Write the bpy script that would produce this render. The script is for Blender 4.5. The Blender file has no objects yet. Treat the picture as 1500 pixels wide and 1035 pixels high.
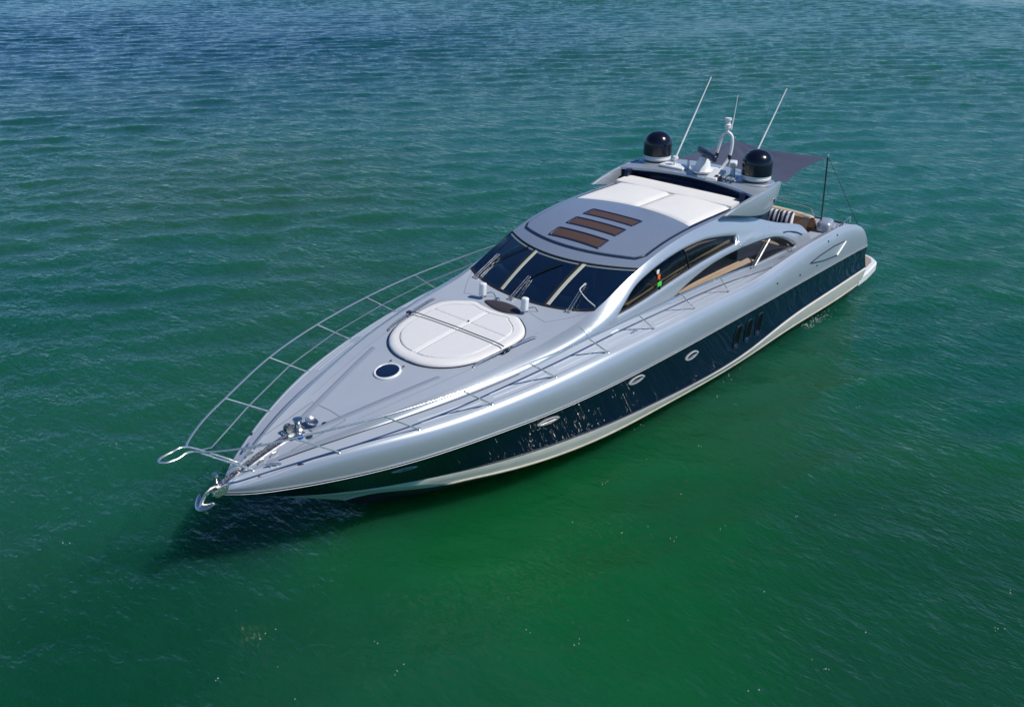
import bpy, bmesh, math, random
import numpy as np
from mathutils import Vector, Matrix
from mathutils.geometry import delaunay_2d_cdt
S = bpy.context.scene
R = math.radians
# ------------------------------------------------------------------ camera
cd = bpy.data.cameras.new('camera'); cam = bpy.data.objects.new('camera', cd); S.collection.objects.link(cam)
cam.location = (28.080, 11.896, 10.426)
fw = Vector((math.cos(R(-26.0))*math.cos(R(-138.02)), math.cos(R(-26.0))*math.sin(R(-138.02)), math.sin(R(-26.0))))
rt = fw.cross(Vector((0, 0, 1))).normalized(); up = rt.cross(fw)
a = R(.38); rt, up = rt*math.cos(a)+up*math.sin(a), up*math.cos(a)-rt*math.sin(a)
cam.matrix_world = Matrix(((rt.x, up.x, -fw.x, 28.080), (rt.y, up.y, -fw.y, 11.896), (rt.z, up.z, -fw.z, 10.426), (0, 0, 0, 1)))
cd.sensor_width = 36; cd.lens = 31.99; cd.clip_start = .1; cd.clip_end = 8000
S.camera = cam
# ------------------------------------------------------------------ light
SUN_AZ, SUN_EL = 112.0, 51.0
W = bpy.data.worlds.new('World'); S.world = W; W.use_nodes = True
wt = W.node_tree; wt.nodes.clear()
sky = wt.nodes.new('ShaderNodeTexSky'); sky.sky_type = 'NISHITA'; sky.sun_disc = False
sky.sun_elevation = R(SUN_EL); sky.sun_rotation = R(90-SUN_AZ); sky.altitude = 2500; sky.air_density = .75; sky.dust_density = 0; sky.ozone_density = 6.0
bg = wt.nodes.new('ShaderNodeBackground'); bg.inputs[1].default_value = .11
wo = wt.nodes.new('ShaderNodeOutputWorld'); hs = wt.nodes.new('ShaderNodeHueSaturation'); hs.inputs['Saturation'].default_value = 1.1; wt.links.new(sky.outputs[0], hs.inputs['Color']); wt.links.new(hs.outputs[0], bg.inputs[0]); wt.links.new(bg.outputs[0], wo.inputs[0])
sl = bpy.data.lights.new('sun', 'SUN'); sl.energy = 3.6; sl.angle = R(.53); sl.color = (1, .955, .89)
sun = bpy.data.objects.new('sun', sl); S.collection.objects.link(sun)
sd = Vector((math.cos(R(SUN_AZ))*math.cos(R(SUN_EL)), math.sin(R(SUN_AZ))*math.cos(R(SUN_EL)), math.sin(R(SUN_EL))))
sun.rotation_mode = 'QUATERNION'; sun.rotation_quaternion = sd.to_track_quat('Z', 'Y'); sun.location = sd*60
S.view_settings.view_transform = 'Standard'; S.view_settings.look = 'None'; S.view_settings.gamma = 1; S.view_settings.exposure = .27
S.cycles.max_bounces = 10; S.cycles.transparent_max_bounces = 16; S.cycles.use_denoising = True; S.cycles.blur_glossy = .05; S.cycles.caustics_reflective = False
S.cycles.sample_clamp_indirect = 25
def spline(pts):
    """natural cubic spline through (x, v) knots"""
    pts = sorted(pts); x = np.array([p[0] for p in pts], float); y = np.array([p[1] for p in pts], float)
    n = len(x); h = np.diff(x); A = np.eye(n); r = np.zeros(n)
    for i in range(1, n-1):
        A[i, i-1:i+2] = h[i-1], 2*(h[i-1]+h[i]), h[i]
        r[i] = 6*((y[i+1]-y[i])/h[i]-(y[i]-y[i-1])/h[i-1])
    M = np.linalg.solve(A, r)
    def f(q):
        q = np.clip(np.asarray(q, float), x[0], x[-1]); k = np.clip(np.searchsorted(x, q)-1, 0, n-2)
        a = x[k+1]-q; b = q-x[k]; H = h[k]
        return M[k]*a**3/(6*H)+M[k+1]*b**3/(6*H)+(y[k]/H-M[k]*H/6)*a+(y[k+1]/H-M[k+1]*H/6)*b
    return f
def linear(pts):
    pts = sorted(pts); X = [p[0] for p in pts]; Y = [p[1] for p in pts]
    return lambda q: np.interp(q, X, Y)
# hull lines, x forward (bow tip 22 m), y to port, z up from the water
deck_y = spline([(22,0),(21.75,.24),(21.3,.54),(20.33,1.04),(19.04,1.62),(17.64,2.04),(16.17,2.33),(14.77,2.5),(12,2.63),(9,2.66),(6,2.64),(3,2.55)])
deck_z = spline([(22,1.8),(21.3,2.0),(20.33,2.2),(19.04,2.32),(17.64,2.405),(16.17,2.49),(14.77,2.555),(13.2,2.58),(11.75,2.58),(10.3,2.55),(9.2,2.53),(8.1,2.6),(6.7,2.69),(5.1,2.69),(3.8,2.6),(3.0,2.4)])
rub_off = spline([(2.4,.14),(8,.16),(14,.16),(18,.13),(20,.09),(21,.05),(22,0)])
rub_y = lambda x: deck_y(x)+rub_off(x)
rub_z = spline([(22,1.76),(21,1.745),(20,1.765),(18.5,1.855),(16.5,1.905),(14,1.955),(11,1.96),(8,1.93),(5.3,1.855),(2.4,1.71)])
boot_y = spline([(20.85,0),(20.5,.28),(19.85,.72),(18.5,1.44),(17.5,1.88),(16.2,2.25),(14.7,2.5),(12.8,2.65),(10.5,2.73),(8,2.76),(5,2.73),(2.05,2.63)])
boot_z = spline([(20.85,1.08),(19.85,1.03),(18.5,1.0),(17.5,.99),(16.2,.95),(14.7,.88),(12.8,.79),(10.5,.70),(9.2,.74),(7.4,.92),(5,.96),(2.05,.90)])
lip_z = spline([(19.6,.36),(19.0,.56),(18.45,.69),(17.4,.69),(16.1,.60),(14.5,.54),(12.6,.52),(10.3,.47),(9.1,.47),(7,.50),(4.5,.41),(3,.36),(2,.36)])
lip_y = lambda x: np.where(x > 18.2, lip_f(x), boot_y(x)-.10)
lip_f = spline([(19.6,0),(19.2,.38),(18.7,1.02),(18.2,1.46),(17.7,1.70)])
water_y = spline([(19,0),(18.4,.35),(17.07,.95),(15.5,1.4),(14.36,1.65),(13,1.85),(11.5,2.0),(9,2.15),(6,2.2),(2,2.2)])
SPAN = dict(deck=(3.0,22.0), rub=(2.4,21.98), boot=(2.05,20.85), lip=(2.0,19.6), water=(2.0,19.0), keel=(2.0,18.2))
def at_t(a, t): return SPAN[a][0]+(SPAN[a][1]-SPAN[a][0])*t
def hull_curves(t):
    x = at_t('deck', t); D = np.stack([x, deck_y(x), deck_z(x)], -1)
    x = at_t('rub', t); N = np.stack([x, rub_y(x), rub_z(x)], -1)
    x = at_t('boot', t); B = np.stack([x, boot_y(x), boot_z(x)], -1)
    x = at_t('water', t); W = np.stack([x, water_y(x), 0*x-.02], -1)
    x = at_t('keel', t); K = np.stack([x, 0*x, 0*x-.7], -1)
    x = at_t('lip', t); L = np.stack([x, lip_y(x), lip_z(x)], -1)
    return D, N, B, W, K, L
# deck inner edge, coachroof shoulder, centre line
inner_y = spline([(21.7,.1),(21.2,.33),(20.2,.78),(19.05,1.2),(17.87,1.57),(16.6,1.86),(15.3,2.02),(14,2.07),(11,2.07),(8,2.09),(5,2.08)])
inner_z = spline([(21.7,1.97),(21.2,2.09),(20.2,2.27),(19.05,2.38),(17.87,2.48),(16.6,2.6),(15.3,2.72),(14,2.75),(12.3,2.64),(10.5,2.57),(8,2.43),(5,2.38)])
top_y = spline([(21.7,.07),(21.2,.25),(20.6,.5),(19.15,1.0),(17.67,1.42),(16.45,1.62),(15.4,1.7),(14.6,1.745),(14.28,1.77),(13.5,1.79),(12.86,1.805),(11.5,1.81),(10,1.8),(8.9,1.82),(7.7,1.86),(5,1.9)])
top_z = spline([(21.7,1.98),(21.2,2.115),(20.6,2.24),(19.15,2.46),(17.67,2.66),(16.45,2.8),(15.4,2.92),(14.9,2.985),(14.28,3.12),(13.5,3.42),(12.86,3.64),(12.3,3.79),(11.5,3.92),(10.7,3.98),(9.7,4.0)])
centre_z = spline([(22,1.82),(21.7,1.95),(21.2,2.10),(20.4,2.245),(18.34,2.6),(17.75,2.69),(15.4,2.91),(14.65,2.975),(13.5,3.0)])
def coach(x, y):
    """top of the foredeck at (x, y): flat crown between the shoulders"""
    yt = np.maximum(top_y(x), .02); f = np.clip(np.abs(y)/yt, 0, 1)
    return centre_z(x)+(np.minimum(top_z(x), centre_z(x)+.03)-centre_z(x))*f**2
# cabin side: roof edge line runs down aft of the arch
side_top_z = linear([(14.9,2.985),(14.6,3.04),(14.28,3.12),(13.9,3.265),(13.5,3.42),(13.2,3.53),(12.86,3.64),(12.6,3.715),(12.3,3.79),(11.9,3.865),(11.5,3.92),(11.1,3.957),(10.7,3.98),(10.2,3.995),(9.6,4.0),(9.1,3.94),(8.4,3.76),(7.76,3.55),(7.2,3.36),(6.85,3.25),(6.3,3.1),(5.85,2.99),(5.5,2.88),(5.23,2.76),(5.08,2.64),(5.03,2.55),(5.0,2.39)])
UPPER_WIN = [(13.89,2.93),(13.55,3.14),(13.14,3.35),(12.7,3.485),(12.22,3.59),(11.8,3.65),(11.33,3.69),(10.8,3.7),(10.33,3.68),(9.7,3.59),(9.1,3.47),(9.22,3.31),(9.8,3.285),(10.36,3.24),(11.0,3.19),(11.54,3.14),(12.2,3.07),(12.8,3.0),(13.4,2.95)]
LOWER_WIN = [(11.95,2.665),(11.6,2.77),(11.24,2.88),(10.8,2.98),(10.3,3.06),(9.9,3.095),(9.47,3.115),(9,3.12),(8.6,3.105),(8,3.065),(7.4,2.995),(7,2.91),(6.66,2.8),(6.3,2.64),(6.0,2.45),(7,2.45),(8.1,2.475),(9.5,2.56),(10.5,2.61),(11.4,2.65)]
def side_y(x, z):
    yi = inner_y(x); yt = top_y(x); zi = inner_z(x); zt = np.maximum(side_top_z(x), zi+.05)
    h = np.clip((z-zi)/(zt-zi), 0, 1)
    return yi-(yi-yt)*h**3.2
def roof_front(y): return 13.44-.18*y*y
def roof_z(x, y):
    c = roof_c(x); e = roof_e(x); return c+(e-c)*np.clip(np.abs(y)/1.81, 0, 1)**2
roof_c = spline([(13.6,3.58),(13.44,3.63),(12.83,3.81),(12.2,3.93),(11.56,4.0),(10.5,4.035),(8.0,4.04)])
roof_e = spline([(13.6,3.4),(13.2,3.53),(12.86,3.64),(12.3,3.79),(11.5,3.92),(10.7,3.98),(9.7,4.0),(8.0,4.0)])
# ------------------------------------------------------------------ materials
MATS = {}
def mat(name, col, rough=.5, metal=0., coat=0., spec=.5, var=0., vscale=3., bump=0., bscale=40., rvar=0., stretch=(1,1,1)):
    m = bpy.data.materials.new(name); m.use_nodes = True; nt = m.node_tree; b = nt.nodes['Principled BSDF']
    b.inputs['Base Color'].default_value = (*col, 1); b.inputs['Roughness'].default_value = rough
    b.inputs['Metallic'].default_value = metal; b.inputs['Coat Weight'].default_value = coat; b.inputs['Coat Roughness'].default_value = .06
    b.inputs['Specular IOR Level'].default_value = spec
    tc = nt.nodes.new('ShaderNodeTexCoord'); mp = nt.nodes.new('ShaderNodeMapping'); mp.inputs['Scale'].default_value = stretch
    nt.links.new(tc.outputs['Object'], mp.inputs[0])
    if var or rvar:
        n = nt.nodes.new('ShaderNodeTexNoise'); n.inputs['Scale'].default_value = vscale; n.inputs['Detail'].default_value = 5
        nt.links.new(mp.outputs[0], n.inputs[0])
        if var:
            mx = nt.nodes.new('ShaderNodeMix'); mx.data_type = 'RGBA'
            mx.inputs[6].default_value = (*[c*(1-var) for c in col], 1); mx.inputs[7].default_value = (*[min(1, c*(1+var)) for c in col], 1)
            nt.links.new(n.outputs[0], mx.inputs[0]); nt.links.new(mx.outputs[2], b.inputs['Base Color'])
        if rvar:
            mr = nt.nodes.new('ShaderNodeMapRange'); mr.inputs[1].default_value = .3; mr.inputs[2].default_value = .7
            mr.inputs[3].default_value = max(.02, rough-rvar); mr.inputs[4].default_value = rough+rvar
            nt.links.new(n.outputs[0], mr.inputs[0]); nt.links.new(mr.outputs[0], b.inputs['Roughness'])
    if bump:
        n2 = nt.nodes.new('ShaderNodeTexNoise'); n2.inputs['Scale'].default_value = bscale; n2.inputs['Detail'].default_value = 3
        bp = nt.nodes.new('ShaderNodeBump'); bp.inputs['Strength'].default_value = bump; bp.inputs['Distance'].default_value = .01
        nt.links.new(mp.outputs[0], n2.inputs[0]); nt.links.new(n2.outputs[0], bp.inputs['Height']); nt.links.new(bp.outputs[0], b.inputs['Normal'])
    MATS[name] = m; return m
def glass(name, tint, refl=(1, 1, 1), rough=.02, ior=1.5):
    m = bpy.data.materials.new(name); m.use_nodes = True; nt = m.node_tree; nt.nodes.clear()
    o = nt.nodes.new('ShaderNodeOutputMaterial'); t = nt.nodes.new('ShaderNodeBsdfTransparent'); t.inputs[0].default_value = (*tint, 1)
    g = nt.nodes.new('ShaderNodeBsdfGlossy'); g.inputs[0].default_value = (*refl, 1); g.inputs['Roughness'].default_value = rough
    f = nt.nodes.new('ShaderNodeFresnel'); f.inputs[0].default_value = ior; mx = nt.nodes.new('ShaderNodeMixShader')
    nt.links.new(f.outputs[0], mx.inputs[0]); nt.links.new(t.outputs[0], mx.inputs[1]); nt.links.new(g.outputs[0], mx.inputs[2]); nt.links.new(mx.outputs[0], o.inputs[0])
    MATS[name] = m; return m
mat('silver', (.41, .46, .51), .37, .50, .2, var=.03, vscale=.8, rvar=.03)
mat('deck_grey', (.37, .415, .475), .5, .1, .0, var=.05, vscale=2.5, bump=.08, bscale=260)
mat('roof_silver', (.31, .37, .455), .28, .45, .3, var=.03, vscale=.8, rvar=.03)
mat('navy', (.003, .008, .027), .012, 0, 0, .5)
mat('header_teal', (.16, .21, .23), .4)
mat('foam', (.5, .54, .52), .7)
mat('scoop_blue', (.03, .06, .16), .4)
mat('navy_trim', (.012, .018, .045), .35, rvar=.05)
mat('white', (.72, .73, .72), .35, 0, .2, var=.06, vscale=3)
mat('bright_trim', (.74, .75, .77), .25, .35)
mat('bottom_shade', (.012, .018, .022), .6, var=.3)
mat('antifoul', (.57, .565, .50), .5, 0, 0, var=.22, vscale=2.2, stretch=(1, 1, 4))
mat('waterline', (.45, .42, .33), .6, 0, 0, var=.35, vscale=4)
mat('steel', (.68, .66, .62), .27, 1., rvar=.06, vscale=8)
mat('chain', (.16, .16, .16), .45, .7)
mat('dark_steel', (.10, .12, .14), .3, .8)
mat('void', (.0015, .0015, .002), .4, spec=.15)
mat('black', (.008, .009, .012), .35)
mat('dome_black', (.004, .006, .014), .20, 0, 0, .5, rvar=.04, vscale=5)
mat('rubber', (.012, .013, .017), .6)
mat('vinyl', (.70, .69, .675), .6, var=.05, vscale=6, bump=.25, bscale=60)
mat('canvas', (.72, .71, .68), .75, var=.04, vscale=2.5, bump=.2, bscale=25)
mat('sail_grey', (.056, .069, .112), .8, var=.10, vscale=2, bump=.3, bscale=18)
mat('tan', (.44, .30, .19), .55, var=.08, vscale=5, bump=.2, bscale=40)
mat('beige', (.62, .50, .38), .55, var=.06, vscale=6, bump=.2, bscale=50)
mat('interior_dark', (.018, .022, .035), .5, var=.2)
mat('rail_steel', (.80, .80, .78), .22, .9)
mat('seat_blue', (.30, .34, .38), .6)
mat('dash_blue', (.06, .16, .30), .4, var=.2)
mat('wood', (.16, .085, .045), .4, var=.3, vscale=6, stretch=(1, 8, 8))
mat('teak', (.30, .25, .20), .65, var=.15, vscale=7, stretch=(1, 9, 9))
mat('cream', (.46, .48, .39), .5, var=.03)
mat('skylight_brown', (.085, .05, .038), .5, 0, 0, .3, var=.1, vscale=9)
mat('mesh_brown', (.045, .036, .04), .55, var=.3, vscale=14)
mat('hatch_glass', (.006, .016, .05), .06, 0, .5)
mat('blue', (.0, .07, .42), .4); mat('orange', (.85, .13, .02), .5); mat('lime', (.05, .65, .07), .5)
mat('lens_grey', (.35, .37, .4), .15, .2)
glass('windshield', (.60, .78, .84), (.75, .9, 1), .02, 2.7); glass('side_glass', (.42, .40, .36), ior=1.3); glass('clear_tint', (.85, .83, .8), ior=1.16)
# striped fabric
m = mat('stripe', (.8, .8, .78), .8); nt = m.node_tree; b = nt.nodes['Principled BSDF']
tc = nt.nodes.new('ShaderNodeTexCoord'); wv = nt.nodes.new('ShaderNodeTexWave'); wv.bands_direction = 'Y'; wv.inputs['Scale'].default_value = 2.4; wv.inputs['Distortion'].default_value = .15
cr = nt.nodes.new('ShaderNodeValToRGB'); cr.color_ramp.interpolation = 'CONSTANT'; cr.color_ramp.elements[0].color = (.012, .03, .10, 1); cr.color_ramp.elements[1].position = .52; cr.color_ramp.elements[1].color = (.75, .75, .72, 1)
nt.links.new(tc.outputs['Object'], wv.inputs[0]); nt.links.new(wv.outputs[0], cr.inputs[0]); nt.links.new(cr.outputs[0], b.inputs['Base Color'])
# quilted sun pad: fine ribs across the boat
m = mat('quilt', (.68, .68, .67), .65, var=.04, vscale=8); nt = m.node_tree; b = nt.nodes['Principled BSDF']
tc = nt.nodes.new('ShaderNodeTexCoord'); wv = nt.nodes.new('ShaderNodeTexWave'); wv.bands_direction = 'X'; wv.inputs['Scale'].default_value = 11; wv.inputs['Distortion'].default_value = .6; wv.inputs['Detail'].default_value = 1
bp = nt.nodes.new('ShaderNodeBump'); bp.inputs['Strength'].default_value = .4; bp.inputs['Distance'].default_value = .009
nt.links.new(tc.outputs['Object'], wv.inputs[0]); nt.links.new(wv.outputs[0], bp.inputs['Height']); nt.links.new(bp.outputs[0], b.inputs['Normal'])
# ------------------------------------------------------------------ mesh helpers
def inside(P, poly):
    x, y = P[:, 0], P[:, 1]; q = np.zeros(len(P), bool); n = len(poly)
    for i in range(n):
        (x1, y1), (x2, y2) = poly[i], poly[(i+1) % n]
        if y1 == y2: continue
        c = ((y1 > y) != (y2 > y)) & (x < (x2-x1)*(y-y1)/(y2-y1)+x1); q ^= c
    return q
def dist_line(P, pts, closed=True):
    pts = np.asarray(pts, float); d = np.full(len(P), 1e9); n = len(pts)
    for i in range(n if closed else n-1):
        a, b = pts[i], pts[(i+1) % n]; e = b-a; L = e@e
        t = np.clip(((P-a)@e)/max(L, 1e-12), 0, 1); d = np.minimum(d, np.hypot(*(P-a-t[:, None]*e).T))
    return d
def resample(pts, step, closed=True):
    pts = [np.array(p, float) for p in pts]; out = []
    n = len(pts)
    for i in range(n if closed else n-1):
        a, b = pts[i], pts[(i+1) % n]; k = max(1, int(round(np.linalg.norm(b-a)/step)))
        out += [a+(b-a)*j/k for j in range(k)]
    if not closed: out.append(pts[-1])
    return out
def smooth_loop(pts, n=8, closed=True):
    """Catmull-Rom through points"""
    P = [np.array(p, float) for p in pts]; m = len(P); out = []
    for i in range(m if closed else m-1):
        if closed: p0, p1, p2, p3 = P[i-1], P[i], P[(i+1) % m], P[(i+2) % m]
        else: p0, p1, p2, p3 = P[max(i-1, 0)], P[i], P[i+1], P[min(i+2, m-1)]
        for k in range(n):
            t = k/n; out.append(.5*((2*p1)+(-p0+p2)*t+(2*p0-5*p1+4*p2-p3)*t*t+(-p0+3*p1-3*p2+p3)*t**3))
    if not closed: out.append(P[-1])
    return out
def layer_pts(loops, dists, step):
    out = []
    for L in loops:
        Q = np.array(resample(L, step), float); T = np.roll(Q, -1, 0)-np.roll(Q, 1, 0); n = np.stack([-T[:, 1], T[:, 0]], -1); n /= np.maximum(np.linalg.norm(n, axis=1), 1e-9)[:, None]
        for d in dists:
            for s_ in (1, -1):
                C = Q+n*d*s_; ok = dist_line(C, L) > d*.93; out.append(C[ok])
    return np.concatenate(out)
def tri_region(loops, step, layers=(), extra=None):
    """triangulated 2-D region: loops[0] outline, the rest holes"""
    V = []; E = []
    for L in loops:
        k = len(V); n = len(L); V += [tuple(map(float, p)) for p in L]; E += [(k+i, k+(i+1) % n) for i in range(n)]
    o = np.array(loops[0], float); lo, hi = o.min(0), o.max(0)
    gx, gy = np.meshgrid(np.arange(lo[0]+step/2, hi[0], step), np.arange(lo[1]+step/2, hi[1], step)); G = np.stack([gx.ravel(), gy.ravel()], -1)
    k = inside(G, loops[0])
    for h in loops[1:]: k &= ~inside(G, h)
    for L in loops: k &= dist_line(G, L) > step*.45
    G = G[k]
    X_ = [layer_pts(loops, layers, step)] if len(layers) else []
    if extra is not None: X_.append(extra)
    if X_:
        X_ = np.concatenate(X_); q = inside(X_, loops[0])
        for h in loops[1:]: q &= ~inside(X_, h)
        for L in loops: q &= dist_line(X_, L) > .006
        X_ = X_[q]; mx = max(layers) if len(layers) else 0
        far = np.ones(len(G), bool)
        for L in loops: far &= dist_line(G, L) > mx+step*.3
        G = np.concatenate([G[far], X_]) if len(layers) else np.concatenate([G, X_])
    V += [tuple(p) for p in G]
    r = delaunay_2d_cdt([Vector(v) for v in V], E, [], 0, 1e-6); P = np.array([tuple(v) for v in r[0]]); F = [tuple(f) for f in r[2]]
    c = np.array([P[list(f)].mean(0) for f in F]); ok = inside(c, loops[0])
    for h in loops[1:]: ok &= ~inside(c, h)
    return P, [f for f, q in zip(F, ok) if q]
def wloc(o):
    v = Vector((0, 0, 0))
    while o: v = v+o.location; o = o.parent
    return v
class MB:
    def __init__(s): s.v = []; s.f = []; s.m = []
    def add(s, V, F, mi=0):
        k = len(s.v); s.v += [tuple(map(float, p)) for p in V]; s.f += [tuple(i+k for i in f) for f in F]; s.m += [mi]*len(F); return s
    def grid(s, P, mi=0, cu=False, cv=False):
        P = np.asarray(P, float); n, m = P.shape[:2]; F = []
        for i in range(n if cu else n-1):
            for j in range(m if cv else m-1):
                F.append((i*m+j, ((i+1) % n)*m+j, ((i+1) % n)*m+(j+1) % m, i*m+(j+1) % m))
        return s.add(P.reshape(-1, 3), F, mi)
    def tube(s, pts, r, n=8, closed=False, mi=0, flat=1., upv=(0, 0, 1)):
        P = [Vector(p) for p in pts]; k = len(P); rr = r if hasattr(r, '__len__') else [r]*k; rows = []
        prev = None
        for i in range(k):
            t = (P[(i+1) % k]-P[i-1]) if closed else (P[min(i+1, k-1)]-P[max(i-1, 0)])
            t.normalize()
            if prev is None:
                u = Vector(upv); u = (u-t*u.dot(t))
                if u.length < 1e-3: u = Vector((1, 0, 0)); u = u-t*u.dot(t)
            else: u = prev-t*prev.dot(t)
            u.normalize(); prev = u; w = t.cross(u)
            rows.append([P[i]+(u*math.cos(2*math.pi*j/n)*flat+w*math.sin(2*math.pi*j/n))*rr[i] for j in range(n)])
        s.grid(np.array([[tuple(q) for q in row] for row in rows]), mi, closed, True)
        if not closed:
            b = len(s.v)-k*n; s.f += [tuple(b+j for j in range(n))[::-1], tuple(b+(k-1)*n+j for j in range(n))]; s.m += [mi, mi]
        return s
    def lathe(s, prof, c=(0, 0, 0), n=32, mi=0, axis=(0, 0, 1)):
        q = Vector((0, 0, 1)).rotation_difference(Vector(axis)); c = Vector(c)
        rows = [[tuple(c+q @ Vector((r*math.cos(2*math.pi*j/n), r*math.sin(2*math.pi*j/n), z))) for j in range(n)] for r, z in prof]
        return s.grid(np.array(rows), mi, False, True)
    def loops(s, A, B, mi=0, caps=True):
        n = len(A); k = len(s.v); s.v += [tuple(map(float, p)) for p in A]+[tuple(map(float, p)) for p in B]
        F = [(k+i, k+(i+1) % n, k+n+(i+1) % n, k+n+i) for i in range(n)]
        if caps: F += [tuple(range(k, k+n))[::-1], tuple(range(k+n, k+2*n))]
        s.f += F; s.m += [mi]*len(F); return s
    def box(s, c, d, bev=.0, rot=None, mi=0, seg=3):
        bm = bmesh.new(); bmesh.ops.create_cube(bm, size=1); bmesh.ops.scale(bm, vec=d, verts=bm.verts)
        if bev: bmesh.ops.bevel(bm, geom=bm.edges[:], offset=bev, segments=seg, affect='EDGES', profile=.5)
        M = Matrix.Translation(c) @ (rot if rot else Matrix.Identity(4)); bm.verts.index_update()
        s.add([M @ v.co for v in bm.verts], [[v.index for v in f.verts] for f in bm.faces], mi); bm.free(); return s
    def pillow(s, loops, base, H, r, step=.06, mi=0, skirt=.0, rin=None):
        P, F = tri_region(loops, step, (r*.12, r*.4, r*.8)); d = np.full(len(P), 1e9)
        for L in (loops[:1] if rin else loops): d = np.minimum(d, dist_line(P, L))
        h = H*np.sqrt(np.clip(1-(1-np.clip(d/r, 0, 1))**2, 0, 1))
        if rin: h = np.minimum(h, H*np.sqrt(np.clip(1-(1-np.clip(dist_line(P, loops[1])/rin, 0, 1))**2, 0, 1)))
        z = base(P[:, 0], P[:, 1])+h
        s.add(np.column_stack([P, z]), F, mi)
        if skirt:
            for L in loops:
                L = np.array(L, float); z = base(L[:, 0], L[:, 1]); s.loops(np.column_stack([L, z]), np.column_stack([L, z-skirt]), mi, False)
        return s
    def mirror(s):
        k = len(s.v); n = len(s.f); s.v += [(x, -y, z) for x, y, z in s.v[:k]]; s.f += [tuple(i+k for i in f[::-1]) for f in s.f[:n]]; s.m += s.m[:n]; return s
    def build(s, name, mats, parent=None, angle=38, recalc=True, weld=True):
        me = bpy.data.meshes.new(name); me.from_pydata(s.v, [], s.f)
        mats = mats if isinstance(mats, (list, tuple)) else [mats]
        for q in mats: me.materials.append(MATS[q])
        me.polygons.foreach_set('material_index', s.m)
        bm = bmesh.new(); bm.from_mesh(me)
        if weld: bmesh.ops.remove_doubles(bm, verts=bm.verts, dist=2e-4)
        if recalc: bmesh.ops.recalc_face_normals(bm, faces=bm.faces)
        bm.to_mesh(me); bm.free()
        me.polygons.foreach_set('use_smooth', [True]*len(me.polygons)); me.set_sharp_from_angle(angle=R(angle)); me.update()
        o = bpy.data.objects.new(name, me); S.collection.objects.link(o)
        if parent: o.parent = parent; o.location = -wloc(parent)
        return o
def thing(name, label, cat, group=None, o=None, loc=(0, 0, 0)):
    if o is None: o = bpy.data.objects.new(name, None); S.collection.objects.link(o); o.empty_display_size = .2; o.location = loc
    o['label'] = label; o['category'] = cat
    if group: o['group'] = group
    return o
def L2(pts): return [np.array(p, float) for p in pts]
def seg(a, b, n): a, b = np.array(a, float), np.array(b, float); return [a+(b-a)*i/n for i in range(n+1)]
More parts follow.
